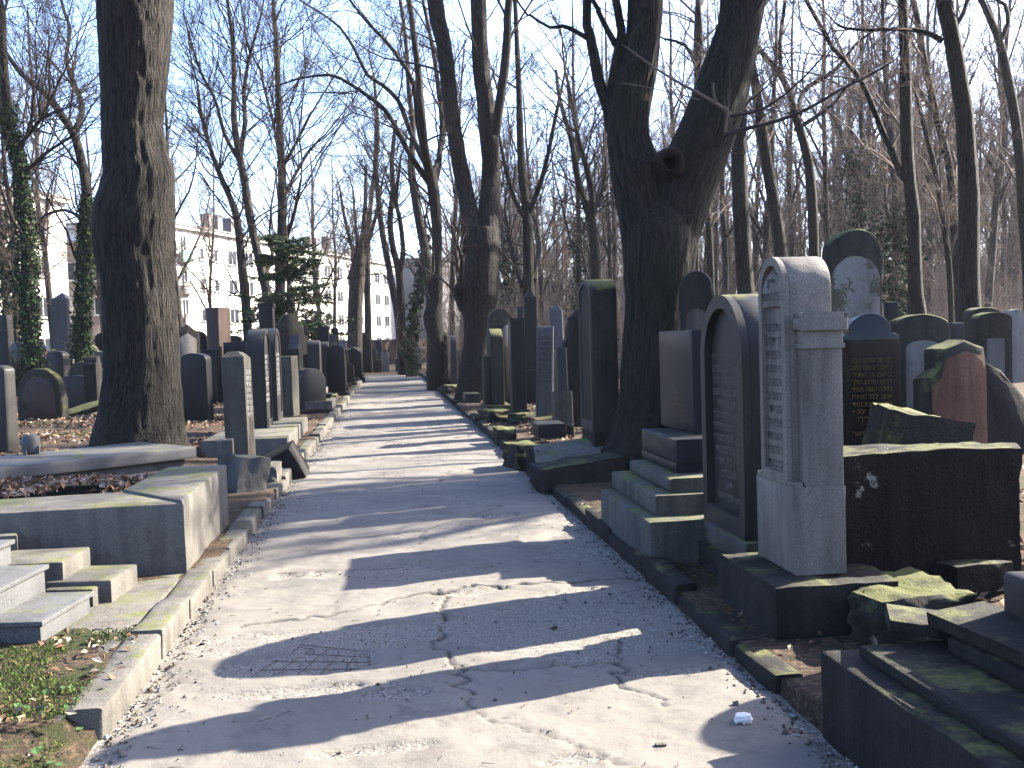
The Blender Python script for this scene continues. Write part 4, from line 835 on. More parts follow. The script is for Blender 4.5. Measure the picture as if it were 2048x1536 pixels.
T('stubby pollarded trunk with many thin shoots before the white building', 58., [[(708, 705, 32), (710, 640, 30), (712, 590, 30), (716, 545, 30), (722, 500, 14), (730, 420, 9), (732, 330, 6)], [(700, 560, 16), (704, 545, 12), (704, 535, 8)], [(722, 540, 12), (735, 490, 9), (752, 430, 7), (765, 360, 5)], [(716, 540, 9), (700, 480, 7), (688, 430, 6), (680, 380, 4)], [(718, 540, 8), (712, 460, 6), (706, 380, 4)]], seed=12, nb=36, sides=12, blen=(2, 5), mat='bark_far', twig='twig', tmin=.6, yspread=.8)
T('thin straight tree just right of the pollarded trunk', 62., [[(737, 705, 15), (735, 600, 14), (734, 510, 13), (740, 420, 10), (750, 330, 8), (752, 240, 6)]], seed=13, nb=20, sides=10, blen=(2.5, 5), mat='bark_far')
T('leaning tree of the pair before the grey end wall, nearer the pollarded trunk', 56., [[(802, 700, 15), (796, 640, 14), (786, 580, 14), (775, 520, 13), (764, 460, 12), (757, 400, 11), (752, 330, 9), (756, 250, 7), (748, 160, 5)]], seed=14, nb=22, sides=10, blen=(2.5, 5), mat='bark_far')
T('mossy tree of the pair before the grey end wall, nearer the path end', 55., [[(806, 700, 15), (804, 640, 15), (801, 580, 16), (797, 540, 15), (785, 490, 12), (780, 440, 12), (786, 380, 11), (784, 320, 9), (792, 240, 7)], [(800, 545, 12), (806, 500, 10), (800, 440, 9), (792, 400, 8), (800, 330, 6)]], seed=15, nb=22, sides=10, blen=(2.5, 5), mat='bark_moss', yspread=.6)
T('ivy wrapped trunk at the end of the path', 52., [[(822, 705, 10), (826, 650, 10), (834, 600, 9), (842, 550, 9), (850, 500, 8), (850, 440, 6)]], seed=16, nb=8, sides=10, blen=(1, 2.5), ivy=(.05, .95, 900, .13, 1.6), mat='bark_far')
T('slender forked tree right of the double trunk with crooked upright limbs', 38., [[(1060, 720, 24), (1058, 640, 23), (1057, 560, 22), (1056, 500, 21), (1055, 450, 20), (1050, 400, 17), (1043, 340, 15), (1040, 260, 14), (1038, 180, 12), (1034, 90, 10), (1030, 0, 9)], [(1056, 430, 12), (1080, 370, 11), (1096, 310, 9), (1110, 240, 8), (1125, 170, 6)], [(1054, 440, 12), (1030, 400, 9), (1012, 340, 8), (1000, 280, 6)], [(1045, 570, 14), (1030, 530, 10), (1018, 480, 8), (1010, 420, 6)], [(1068, 560, 12), (1078, 500, 9), (1076, 450, 7)]], seed=18, nb=30, sides=14, blen=(2, 4.5), yspread=1.2, mat='bark_moss')
T('mossy twin stemmed tree directly left of the forked tree, reddish at its foot', 37., [[(1192, 700, 20), (1192, 620, 20), (1192, 547, 20), (1189, 490, 20), (1182, 440, 19), (1172, 410, 15), (1158, 370, 13), (1150, 320, 12), (1140, 270, 10), (1120, 200, 8), (1112, 140, 6)], [(1184, 445, 14), (1184, 390, 13), (1172, 330, 12), (1160, 290, 10), (1150, 240, 9), (1135, 160, 7)], [(1186, 430, 9), (1205, 380, 8), (1214, 330, 7)]], seed=20, nb=34, sides=14, blen=(2, 4.5), yspread=.9, mat='bark_moss')
# left side
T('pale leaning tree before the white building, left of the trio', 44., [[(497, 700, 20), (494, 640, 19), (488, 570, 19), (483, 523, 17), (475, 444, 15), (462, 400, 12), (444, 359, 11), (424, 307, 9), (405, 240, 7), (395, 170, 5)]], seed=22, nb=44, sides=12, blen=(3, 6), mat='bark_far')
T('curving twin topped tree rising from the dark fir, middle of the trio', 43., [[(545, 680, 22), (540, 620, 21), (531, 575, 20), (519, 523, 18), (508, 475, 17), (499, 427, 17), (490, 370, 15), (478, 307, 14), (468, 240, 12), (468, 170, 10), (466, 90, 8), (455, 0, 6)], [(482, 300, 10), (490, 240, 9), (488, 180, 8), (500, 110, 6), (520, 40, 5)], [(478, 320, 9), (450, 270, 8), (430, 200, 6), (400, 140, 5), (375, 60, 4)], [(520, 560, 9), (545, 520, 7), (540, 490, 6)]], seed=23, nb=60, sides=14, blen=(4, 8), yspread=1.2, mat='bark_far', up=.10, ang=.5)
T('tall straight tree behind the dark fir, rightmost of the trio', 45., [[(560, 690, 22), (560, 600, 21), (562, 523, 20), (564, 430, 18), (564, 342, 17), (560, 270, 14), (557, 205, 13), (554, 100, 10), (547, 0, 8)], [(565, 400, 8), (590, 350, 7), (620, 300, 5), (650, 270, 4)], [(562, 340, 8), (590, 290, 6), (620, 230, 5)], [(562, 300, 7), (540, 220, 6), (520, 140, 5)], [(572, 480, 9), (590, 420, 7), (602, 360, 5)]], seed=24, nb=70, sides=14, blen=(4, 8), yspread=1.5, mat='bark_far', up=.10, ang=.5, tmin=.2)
T('ivy clad tree at the far left edge of the view', 30., [[(62, 720, 30), (60, 640, 28), (56, 560, 26), (54, 480, 25), (46, 400, 24), (42, 342, 22), (28, 290, 20), (17, 239, 19), (10, 170, 17), (6, 90, 14), (0, 0, 12)], [(30, 300, 9), (80, 240, 7), (110, 180, 5), (140, 120, 4)], [(44, 350, 8), (100, 300, 6), (150, 270, 5)]], seed=26, nb=60, sides=14, blen=(2.5, 6), ivy=(.03, .55, 5000, .055, .4), yspread=1.2, mat='bark')
T('ivy clad leaning tree between the obelisk and the thick trunk', 33., [[(158, 720, 26), (164, 640, 25), (168, 580, 23), (170, 523, 22), (172, 450, 20), (172, 376, 19), (160, 310, 17), (146, 265, 16), (126, 235, 15), (102, 200, 14), (74, 172, 12), (45, 150, 10), (0, 90, 8)], [(150, 262, 12), (164, 225, 11), (158, 190, 10), (140, 150, 9), (132, 110, 8), (140, 60, 7), (122, 0, 6)], [(170, 440, 8), (130, 420, 6), (90, 430, 5)]], seed=27, nb=60, sides=14, blen=(2.5, 6), ivy=(.03, .55, 4600, .055, .4), yspread=1.2, mat='bark')
# right side
T('straight dark trunk directly right of the forked tree', 21., [[(1496, 760, 40), (1494, 640, 36), (1490, 560, 34), (1483, 440, 32), (1478, 312, 30), (1481, 234, 26), (1488, 150, 24), (1494, 60, 20), (1490, 0, 18)]], seed=30, nb=14, sides=18, mat='bark', twig='twig')
T('trunk leaning left behind the tall grey gravestone, second right of the forked tree', 27., [[(1568, 740, 28), (1565, 620, 26), (1561, 508, 25), (1550, 420, 24), (1538, 351, 23), (1526, 270, 21), (1514, 195, 19), (1506, 137, 16), (1490, 60, 13), (1480, 0, 11)]], seed=31, nb=22, sides=16, twig='twig')
T('forked tree with an arched limb behind the tall plaster gravestone', 31., [[(1630, 740, 24), (1630, 620, 22), (1628, 500, 20), (1624, 400, 20), (1618, 332, 19), (1604, 273, 17), (1592, 235, 15), (1578, 185, 13), (1555, 140, 12), (1518, 98, 10), (1500, 50, 9), (1470, 0, 8)], [(1600, 230, 10), (1600, 200, 10), (1618, 172, 10), (1650, 155, 9), (1680, 130, 8), (1710, 90, 6), (1750, 60, 5)], [(1590, 260, 9), (1630, 235, 8), (1670, 205, 7), (1700, 165, 6), (1760, 130, 4)], [(1562, 150, 9), (1560, 80, 8), (1570, 0, 7)]], seed=32, nb=30, sides=14, twig='twig', yspread=.8)
T('dark tree with a long limb reaching left, right of the tall plaster gravestone', 22., [[(1842, 760, 42), (1838, 640, 34), (1831, 586, 30), (1829, 500, 26), (1827, 430, 25), (1820, 370, 24), (1815, 312, 24), (1812, 230, 23), (1811, 156, 22), (1809, 80, 20), (1806, 0, 18)], [(1822, 370, 14), (1800, 345, 13), (1782, 300, 12), (1762, 255, 11), (1742, 205, 11), (1721, 160, 10), (1690, 120, 9), (1667, 98, 9), (1640, 50, 8), (1612, 0, 8)]], seed=33, nb=26, sides=18, twig='twig')
T('thick dark trunk at the far right with a side limb crossing leftward', 19.5, [[(1944, 790, 62), (1942, 680, 50), (1938, 586, 42), (1938, 480, 40), (1938, 390, 39), (1933, 300, 36), (1929, 230, 34), (1921, 176, 33), (1912, 120, 32), (1901, 60, 31), (1888, 0, 30)], [(1885, 82, 12), (1850, 64, 9), (1800, 58, 8), (1740, 60, 7), (1690, 56, 5), (1670, 45, 4)], [(1905, 60, 10), (1925, 30, 9), (1935, 0, 8)]], seed=34, nb=22, sides=22, twig='twig', yspread=.3)
T('slim trunk leaning left just left of the thick dark one', 30., [[(1916, 740, 18), (1914, 600, 17), (1910, 470, 17), (1906, 400, 16), (1898, 330, 16), (1880, 260, 15), (1866, 200, 15), (1850, 130, 14), (1838, 60, 13), (1826, 0, 12)]], seed=35, nb=18, sides=14, twig='twig')
T('slender trunk with a forked top at the right edge of the view', 30., [[(2060, 740, 22), (2056, 560, 20), (2046, 430, 19), (2040, 320, 19), (2030, 234, 18), (2018, 170, 18), (2003, 98, 16), (1990, 60, 14), (1972, 20, 12), (1962, 0, 11)], [(2002, 80, 11), (2016, 45, 9), (2010, 10, 8), (1995, 0, 7)]], seed=36, nb=24, sides=14, twig='twig')
T('thin leaning stem left of the thick dark trunk, with low side shoots', 26., [[(1905, 720, 13), (1900, 560, 12), (1886, 440, 11), (1870, 340, 11), (1850, 260, 10), (1836, 200, 8), (1810, 110, 6), (1800, 40, 5)]], seed=37, nb=16, sides=10, twig='twig')
T('thin dark trunk between the forked tree and the straight dark trunk', 34., [[(1425, 720, 16), (1422, 560, 14), (1418, 460, 13), (1412, 380, 12), (1400, 250, 10), (1392, 120, 10), (1396, 0, 8)]], seed=38, nb=22, sides=12, twig='twig')
T('thin trunk seen between the limbs of the forked tree', 30., [[(1388, 700, 14), (1392, 500, 13), (1396, 300, 12), (1394, 180, 13), (1400, 90, 13), (1396, 0, 11)], [(1392, 130, 8), (1370, 90, 7), (1330, 78, 5)]], seed=39, nb=14, sides=10)

# dead pale twigs that spring from the forked tree's right limb
def hanging(label, D, limbs, seed, mat):
    mb = MB(); rg = np.random.default_rng(seed); o0 = np.array(P(limbs[0][0][0], limbs[0][0][1], D))
    for i, lm in enumerate(limbs):
        C, r = smoothline([np.array(P(x, y, D - .25 * k / len(lm) - .1)) - o0 for k, (x, y, w) in enumerate(lm)], [w / 2 / FPX * D for *_, w in lm], .08); limb_mb(mb, C, r, 6, seed + i, .1)
        k = len(C) // 3; idx = rg.integers(2, len(C) - 2, k); d = unit(C[idx + 1] - C[idx] + rg.normal(0, .6, (k, 3)) * .08); g = grow(rg, C[idx], d, rg.uniform(.1, .5, k), np.full(k, .004), 4, .2, .05); tubes(mb, g[0], g[2], 4)
    return mb.mesh('twigs', 3.2, 'bark'), o0
ft = [o for o in COL.objects if o.get('label', '').startswith('big mossy tree forking')][0]
for sd, m_, D_, lm in ((60, 'twig_pale', 10.9, [[(1462, 232, 9), (1455, 225, 8), (1440, 212, 7), (1400, 188, 6), (1340, 155, 5), (1290, 122, 4), (1258, 98, 3), (1244, 90, 2)], [(1452, 222, 6), (1430, 205, 4), (1427, 165, 3)], [(1450, 270, 7), (1452, 245, 6), (1455, 220, 5), (1448, 214, 4)], [(1400, 200, 3), (1320, 180, 2), (1245, 165, 2)]]),
                   (61, 'twig_dark', 10.8, [[(1448, 270, 10), (1490, 258, 8), (1560, 240, 7), (1620, 215, 6), (1680, 180, 5), (1740, 150, 4), (1790, 120, 3)], [(1460, 232, 7), (1520, 220, 5), (1580, 180, 4), (1640, 120, 3), (1668, 80, 2)]])):
    me, o0 = hanging('', D_, lm, sd, m_); o = ob('dead_branch', me, M[m_], ft); o.location = Vector(o0) - ft.location

# ------------------------------------------------------------------ further trees: a few kinds, copied
def proto(seed, H, r, lean, fork, kz, lowtwigs=0, lite=False):
    rg = np.random.default_rng(seed); mb = MB(); n = 9; k = np.linspace(0, 1, n); wob = np.cumsum(rg.normal(0, .035 * H / 9, (n, 2)), 0)
    C = np.stack([lean * H * k ** 1.3 + wob[:, 0], wob[:, 1], H * k], 1); C[0] = (0, 0, -.3); rad = r * (1 - .80 * k); C, rr = smoothline(C, rad, .8); limb_mb(mb, C, rr, 10 if not lite else 6, seed, .08, True)
    nl = fork; t = .28 + .6 * (np.arange(nl) + rg.random(nl)) / nl; i = (t * (len(C) - 2)).astype(int); a = rg.random(nl) * 6.28; an = rg.uniform(.35, .75, nl)
    d = np.stack([np.cos(a) * np.sin(an), np.sin(a) * np.sin(an), np.cos(an)], 1); L = H * rg.uniform(.25, .45, nl) * (1.25 - .7 * t); g = grow(rg, C[i], d, L, rr[i] * .55, 8, .13, .10, .25)
    tubes(mb, g[0], g[2], 7 if not lite else 5, True); tr_ = mb.mesh('trunk', 3.2, 'bark')
    P0, D0, R0 = g[0], g[1], g[2]; q = spawn(rg, P0, D0, R0, kz[0], .2, .7, .42, .5, L); m = len(q[0])
    if lowtwigs:
        i = rg.integers(2, int(len(C) * .7), lowtwigs); a = rg.random(lowtwigs) * 6.28; dd = np.stack([np.cos(a), np.sin(a), rg.normal(.2, .3, lowtwigs)], 1)
        q = tuple(np.concatenate([x, y]) for x, y in zip(q, (C[i], dd, rg.uniform(.8, 2.4, lowtwigs), np.full(lowtwigs, .014))))
    cr = crown_mb(rg, q[0], q[1], np.maximum(q[3], .01), q[2], kz[1], kz[2], kz[3] if len(kz) > 3 else 0, up=.10, minr=.006, lev3=len(kz) > 3).mesh('crown', 3.2, 'bark')
    return tr_, cr
PR = [proto(101, 19, .26, .02, 11, (7, 5, 4, 3), 50), proto(102, 21, .22, -.08, 10, (7, 5, 4, 3), 60), proto(103, 17, .30, -.05, 13, (6, 5, 4, 3), 0), proto(104, 22, .20, -.03, 9, (7, 5, 4, 3), 70), proto(105, 15, .16, .05, 10, (7, 5, 4, 3), 60)]
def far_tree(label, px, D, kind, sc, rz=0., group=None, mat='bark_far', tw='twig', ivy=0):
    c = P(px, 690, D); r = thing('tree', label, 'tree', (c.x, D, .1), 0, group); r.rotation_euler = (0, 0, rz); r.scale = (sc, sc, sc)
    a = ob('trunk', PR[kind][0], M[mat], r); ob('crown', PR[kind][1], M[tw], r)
    if ivy:
        rg = np.random.default_rng(int(px)); n = 3400; C = np.stack([np.zeros(12), np.zeros(12), np.linspace(0, ivy / sc, 12)], 1); C[:, :2] += rg.normal(0, .1, (12, 2)); me = ivy_mb(rg, C, np.full(12, .35), n, .075, 1.2).mesh('ivy'); ob('ivy', colour_leaves(me, rg, IVYC, n), M['leaves'], r)
FT = [(590, 66, 2, .8, 'bare tree before the white building just right of the dark fir'), (640, 74, 0, .85, 'bare tree against the white building between the fir and the pollarded trunk'), (668, 80, 1, .8, 'thin bare tree before the far half of the white building'), (420, 70, 4, 1.0, 'small bare tree before the white building right of the thick left trunk'), (360, 60, 0, .95, 'bare tree partly behind the right side of the thick left trunk'),
      (215, 62, 2, .9, 'bare tree partly behind the left side of the thick left trunk'), (110, 55, 1, .95, 'bare tree behind the grey obelisk at the left'), (20, 48, 0, .9, 'bare tree behind the ivy clad tree at the far left'), (-60, 40, 2, .9, 'bare tree whose branches enter from the left edge'), (905, 62, 1, .95, 'bare tree behind the double trunk on its left side'),
      (930, 78, 0, 1., 'bare tree far behind the double trunk'), (1010, 70, 2, .8, 'low branching bare tree right of the double trunk'), (1090, 60, 4, 1.1, 'bare tree behind the two obelisks'), (1235, 58, 3, .95, 'tall bare tree behind the mossy forked tree on its left'), (1270, 70, 0, 1., 'far bare tree glimpsed left of the forked trunk'),
      (1345, 52, 1, .95, 'bare tree seen through the fork of the big mossy tree'), (1375, 80, 2, 1., 'distant bare tree seen through the fork'), (1450, 48, 3, .95, 'leafless tree behind the straight dark trunk'), (1520, 44, 4, 1.2, 'slim leafless tree between the two trunks behind the tall grey gravestone'), (1590, 56, 1, .95, 'leafless tree behind the barrel top of the tall grey gravestone'),
      (1655, 46, 3, .9, 'slim upright tree behind the left shoulder of the tall plaster gravestone'), (1700, 60, 0, 1., 'leafless tree rising behind the middle of the tall plaster gravestone'), (1745, 50, 2, .95, 'broad leafless tree behind the right side of the tall plaster gravestone'), (1785, 42, 4, 1.2, 'slim leafless tree above the dark post by the plaster gravestone'), (1865, 52, 3, 1., 'leafless tree above the arched gravestone with the plaster panel'),
      (1975, 46, 1, .95, 'leafless tree above the small niche stone at the far right'), (2012, 60, 3, 1., 'hazy upright tree near the right edge behind the pale round stone'), (2080, 40, 0, .95, 'leafless tree just entering at the right edge of the view'), (2150, 55, 2, 1., 'leafless tree whose boughs reach in at the right edge'), (1690, 85, 3, 1., 'distant slim tree in the blue haze behind the plaster gravestone'), (1925, 80, 1, 1., 'distant tree in the blue haze behind the thick dark trunk'), (1560, 82, 2, 1., 'distant tree in the haze above the tall grey gravestone')]
for i, (px, D, kd, sc, lab) in enumerate(FT): far_tree(lab, px, D, kd, sc, i * 2.4, 'bare trees beyond the gravestones', ivy=0)
rg = random.Random(31)
for i in range(95):
    far_tree('bare tree crowded among others in the wood beyond the gravestones', rg.uniform(985, 2300), rg.uniform(50, 112), rg.randrange(5), rg.uniform(.75, 1.1), rg.uniform(0, 6.28), 'bare trees crowded in the wood')
far_tree('ivy thickened bare tree beyond the two obelisks', 1165, 52, 3, .9, 1., 'bare trees beyond the gravestones', ivy=8); far_tree('ivy covered tree right behind the double trunk', 1003, 50, 4, 1., 2., 'bare trees beyond the gravestones', ivy=7); far_tree('ivy covered trunk behind the tall plaster gravestone', 1725, 40, 3, .8, 3., 'bare trees beyond the gravestones', ivy=9); far_tree('green ivy wrapped trunk behind the right edge of the plaster gravestone', 1790, 30, 4, .9, 4., 'bare trees beyond the gravestones', ivy=5)
far_tree('ivy bushed tree behind the thick left trunk near the left building', 30, 38, 4, .9, 5., 'bare trees beyond the gravestones', ivy=7)
# the wood beyond, which reads as one mass
def far_wood():
    rg = np.random.default_rng(77); src = [proto(201, 18, .2, .03, 8, (5, 4, 4), 16, True), proto(202, 20, .18, -.06, 8, (5, 4, 4), 24, True)]; data = []
    for a, b in src:
        for me in (a, b):
            v = np.zeros(len(me.vertices) * 3); me.vertices.foreach_get('co', v); f = [np.array(p.vertices[:]) for p in me.polygons if len(p.vertices) == 4]; data.append((v.reshape(-1, 3), np.array(f)))
    mb = MB()
    for i in range(170):
        px = rg.uniform(860, 2400); D = rg.uniform(75, 150)
        if px < 1100: D = rg.uniform(95, 150)
        c = P(px, 690, D); a = rg.random() * 6.28; s = rg.uniform(.75, 1.05); m = np.array([[math.cos(a), -math.sin(a), 0], [math.sin(a), math.cos(a), 0], [0, 0, 1]]) * s; k = (i % 2) * 2
        for v, f in data[k:k + 2]: mb.add(v @ m.T + np.array([c.x, D, .1]), [f])
    tag(ob('far_wood', mb.mesh('far_wood', 3.2), M['twig']), kind='stuff')
far_wood()
def thicket():
    rg = np.random.default_rng(78); n = 900; px = rg.uniform(880, 2350, n); D = rg.uniform(36, 130, n); p = np.array([P(a, 690, b)[:] for a, b in zip(px, D)]); p[:, 2] = .1
    p = np.repeat(p, 5, 0) + rg.normal(0, .25, (n * 5, 3)) * [1, 1, 0]; m = len(p); d = rg.normal(0, .35, (m, 3)) + [0, 0, 1]; L = rg.uniform(1., 4.6, m)
    tag(ob('undergrowth', crown_mb(rg, p, d, np.full(m, .012), L, 4, 3, 0, up=.08, minr=.006, lev3=False).mesh('undergrowth', 3.2), M['twig']), kind='stuff')
thicket()
def fir():
    rg = np.random.default_rng(5); D = 41.; c = P(578, 700, D); r = thing('fir_tree', 'dark green fir with drooping sprays before the white building', 'tree', (c.x, D, .1)); mb = MB(); C = np.stack([np.linspace(0, .1, 8), np.zeros(8), np.linspace(-.2, 6.6, 8)], 1); limb_mb(mb, C, np.linspace(.12, .02, 8), 8, 3, .05); n = 74
    z = rg.uniform(1.2, 6.2, n); a = rg.random(n) * 6.28; L = 3.0 * (1.1 - z / 7.2) * rg.uniform(.55, 1.3, n) + .25; g = grow(rg, np.stack([z * 0, z * 0, z], 1), np.stack([np.cos(a), np.sin(a), a * 0 + .12], 1), L, np.full(n, .02), 6, .08, -.03, .3); tubes(mb, g[0], g[2], 5); ob('trunk', mb.mesh('trunk', 3.2, 'bark'), M['bark_far'], r)
    k = 270; i = rg.integers(1, 6, (n, k)); f = rg.random((n, k, 1)); q = g[0][np.arange(n)[:, None], i] + (g[0][np.arange(n)[:, None], i] - g[0][np.arange(n)[:, None], i - 1]) * f; q = q.reshape(-1, 3); m = len(q); q = q + rg.normal(0, .13, (m, 3)) * [1, 1, .35]; q[:, 2] -= np.abs(rg.normal(0, .06, m))
    me = leafquads(rg, q, rg.normal(0, .5, (m, 3)) + [0, 0, 1], .11, .1, .24).mesh('needles'); ob('needles', colour_leaves(me, rg, [(.016, .030, .014), (.03, .05, .02), (.01, .018, .01), (.045, .062, .024)], m), M['leaves'], r)
fir()

# ------------------------------------------------------------------ buildings
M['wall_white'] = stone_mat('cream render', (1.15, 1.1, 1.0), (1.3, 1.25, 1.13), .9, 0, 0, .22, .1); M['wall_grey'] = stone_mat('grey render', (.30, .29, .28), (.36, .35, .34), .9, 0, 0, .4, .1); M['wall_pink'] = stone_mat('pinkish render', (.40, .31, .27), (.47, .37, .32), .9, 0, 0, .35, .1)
M['roof'] = plain('dark roof sheet', (.10, .09, .09), .7, .3, .2); M['frame'] = plain('window frame paint', (.22, .22, .21), .5); M['green'] = plain('green balcony sheet', (.05, .16, .12), .6, .3, .2)
t = NT('window glass'); M['glass'] = t.out((.012, .014, .018), .3, .15)
def box_at(name, m, parent, x0, x1, y0, y1, z0, z1):
    v = [(x, y, z) for z in (z0, z1) for x, y in ((x0, y0), (x1, y0), (x1, y1), (x0, y1))]; return ob(name, MB().add(v, [np.array([[3, 2, 1, 0], [4, 5, 6, 7], [0, 1, 5, 4], [1, 2, 6, 5], [2, 3, 7, 6], [3, 0, 4, 7]])]).mesh('box'), M[m], parent)
_win = {}
def window(parent, x, z, w, h, panes=2):
    key = (w, h, panes)
    if key not in _win:
        f = MB(); g = MB()
        def bx(mb, x0, x1, z0, z1, y0, y1): mb.add([(a, b, c_) for c_ in (z0, z1) for a, b in ((x0, y0), (x1, y0), (x1, y1), (x0, y1))], [np.array([[3, 2, 1, 0], [4, 5, 6, 7], [0, 1, 5, 4], [1, 2, 6, 5], [2, 3, 7, 6], [3, 0, 4, 7]])])
        t_ = .09
        bx(f, -w / 2, w / 2, 0, t_, -.05, 0); bx(f, -w / 2, w / 2, h - t_, h, -.05, 0)
        for k in range(panes + 1): xx = -w / 2 + t_ / 2 + (w - t_) * k / panes; bx(f, xx - t_ / 2, xx + t_ / 2, t_, h - t_, -.048, 0)
        bx(f, -w / 2 - .1, w / 2 + .1, -.07, -.003, -.16, 0); bx(g, -w / 2 + .02, w / 2 - .02, .02, h - .02, -.02, 0); _win[key] = (f.mesh('window'), g.mesh('pane'))
    o = ob('window', _win[key][0], M['frame'], parent, (x, 0, z)); ob('pane', _win[key][1], M['glass'], o)
def block(label, A, B, z0, ztop, cols, rows, depth, wall, name='apartment_building', chim=(), roofline=.5, winw=None):
    A, B = Vector((A[0], A[1], 0)), Vector((B[0], B[1], 0)); L = (B - A).length; rz = math.atan2(B.y - A.y, B.x - A.x); r = thing(name, label, 'building', A, rz)
    box_at('wall', wall, r, 0, L, 0, depth, -.5, ztop - .4); box_at('cornice', wall, r, -.35, L + .35, -.4, depth + .4, ztop - .398, ztop - .12); rf = box_at('roof', 'roof', r, -.4, L + .4, -.5, depth + .5, ztop - .118, ztop + .05)
    for (x, y, h) in chim: box_at('chimney', 'roof', rf, x, x + .8, y, y + 1., ztop + .051, ztop + h)
    for zc in rows:
        for (x, w, h, kind) in cols:
            if kind == 'b':
                window(r, x, zc - .8, w, h + .75, 2); bl = box_at('balcony', 'green' if int(x * 7 + zc) % 3 == 0 else 'wall_grey', r, x - w * .75, x + w * .75, -.5, -.42, zc - .95, zc + .05); box_at('slab', 'wall_grey', bl, x - w * .8, x + w * .8, -.51, 0, zc - 1.05, zc - .952)
            else: window(r, x, zc - h / 2, w, h, 2 if w > 1 else 1)
    return r
k0, k1 = -8., 49.; uB = (.266, .964); A = (-29 + uB[0] * k0, 94.6 + uB[1] * k0); B = (-29 + uB[0] * k1, 94.6 + uB[1] * k1); cols = []; x = 1.6
pat = [('w', 1.6, 1.5, 3.0), ('b', 1.0, 1.5, 2.6), ('w', .75, 1.2, 2.0), ('w', .75, 1.2, 2.6), ('w', 1.7, 1.5, 2.7), ('w', 1.7, 1.5, 3.0)]; i = 0
while x < 55: kd, w, h, st_ = pat[i % 6]; cols.append((x, w, h, kd)); x += st_ + .4; i += 1
block('long white four storey apartment building with rows of windows beyond the left trees', A, B, 0, 13.3, cols, (2.2, 5.1, 8., 10.9), 11, 'wall_white', chim=[(x, y, 1.9) for x in (11.5, 13, 15.5) for y in (1.2,)] + [(27., 1.2, 1.9), (33, 1.2, 1.7), (34.6, 1.2, 1.7), (38., 1.2, 2.2), (44, 1.2, 1.2), (50, 1.2, 1.6)])
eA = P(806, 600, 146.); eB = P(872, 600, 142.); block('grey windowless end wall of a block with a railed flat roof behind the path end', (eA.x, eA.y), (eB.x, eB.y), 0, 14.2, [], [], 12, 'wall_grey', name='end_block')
cl = [(x, 1.5, 1.5, 'w') for x in (1.5, 4.4, 7.3, 10.2, 13.1, 16.0, 18.9)]
block('cream apartment block with a dark eave at the far left behind ivy clad trees', (-37.6, 52.), (-32.2, 73.), 0, 13.1, cl, (2.2, 5.1, 8., 10.9), 10, 'wall_white')
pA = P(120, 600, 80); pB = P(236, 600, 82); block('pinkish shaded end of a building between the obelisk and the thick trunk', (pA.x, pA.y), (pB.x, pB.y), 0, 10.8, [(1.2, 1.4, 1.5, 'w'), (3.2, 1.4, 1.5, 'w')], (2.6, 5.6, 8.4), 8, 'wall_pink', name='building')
rA = P(986, 600, 135); rB = P(1255, 600, 128); block('low grey house glimpsed through the trees beyond the obelisks', (rA.x, rA.y), (rB.x, rB.y), 0, 9.6, [(3 + 3.1 * i, 1.3, 1.5, 'w') for i in range(5)], (2.4, 5.6), 10, 'wall_grey', name='house')
qA = P(1790, 600, 140); qB = P(2200, 600, 126); block('flat roofed hall seen faintly through the trees at the far right', (qA.x, qA.y), (qB.x, qB.y), 0, 10., [(3 + 4 * i, 1.8, 1.6, 'w') for i in range(7)], (3., 6.5), 14, 'wall_grey', name='hall')
def long_wall(label, A, B, h, mat):
    d = (B - A); o = ob('boundary_wall', boxm(d.length, .35, h, bevel=.03, rough=.02, step=1.), M[mat], None, ((A.x + B.x) / 2, (A.y + B.y) / 2, -.2), math.atan2(d.y, d.x)); r = tag(o, label, 'wall'); ob('coping', boxm(d.length + .1, .5, .12, bevel=.03, step=1.), M['concrete'], o, (0, 0, h))
long_wall('old brick boundary wall before the white building', P(300, 690, 66), P(872, 690, 88), 2.3, 'brick')
def lamp():
    c = P(457, 690, 52.); r = thing('street_lamp', 'thin dark lamp post before the white building', 'lamp post', (c.x, c.y, .1)); C = np.array([[0, 0, z] for z in np.linspace(-.2, 3.9, 6)]); mb = MB(); limb_mb(mb, C, np.linspace(.06, .04, 6), 8, 1, 0.); ob('pole', mb.mesh('pole', 3.2), M['iron'], r); mb = MB(); limb_mb(mb, np.array([[0, 0, 3.85], [.05, 0, 4.3], [.25, 0, 4.5], [.5, 0, 4.52]]), np.array([.03, .03, .03, .05]), 8, 2, 0.); ob('arm', mb.mesh('arm', 3.2), M['iron'], r)
lamp()

# ------------------------------------------------------------------ leaves, grass, crumbs, mesh of rusty rods in the broken path
LC = [(0.124, 0.0806, 0.0496), (0.0806, 0.0465, 0.0279), (0.1736, 0.124, 0.0868), (0.0527, 0.031, 0.0186), (0.2108, 0.1612, 0.124), (0.0992, 0.0527, 0.031)]
def litter(name, n, box, size, seed, zoff=.012, keep=None, cols=LC, fixedz=None, tilt=.5):
    rg = np.random.default_rng(seed); s = rg.uniform(box[0], box[1], n); t_ = rg.uniform(box[2], box[3], n); p3 = np.stack([s, t_, s * 0], 1); m = fbm(p3 * .8, seed, 3) + .25 > rg.random(n) * .6
    s, t_ = s[m], t_[m]; z = ground_h(s, t_) if fixedz is None else np.full(len(s), fixedz) + .05 * fbm(np.stack([s * 2, t_ * 2, s * 0], 1), 3); z = z + zoff + np.abs(rg.normal(0, .012, len(s))); p = np.stack([t_ * cA - s * sA, t_ * sA + s * cA, z], 1)
    me = leafquads(rg, p, rg.normal(0, tilt, (len(p), 3)) + [0, 0, 1], size, .35, .6).mesh('leaves'); tag(ob(name, colour_leaves(me, rg, cols, len(p)), M['leaves']), kind='stuff')
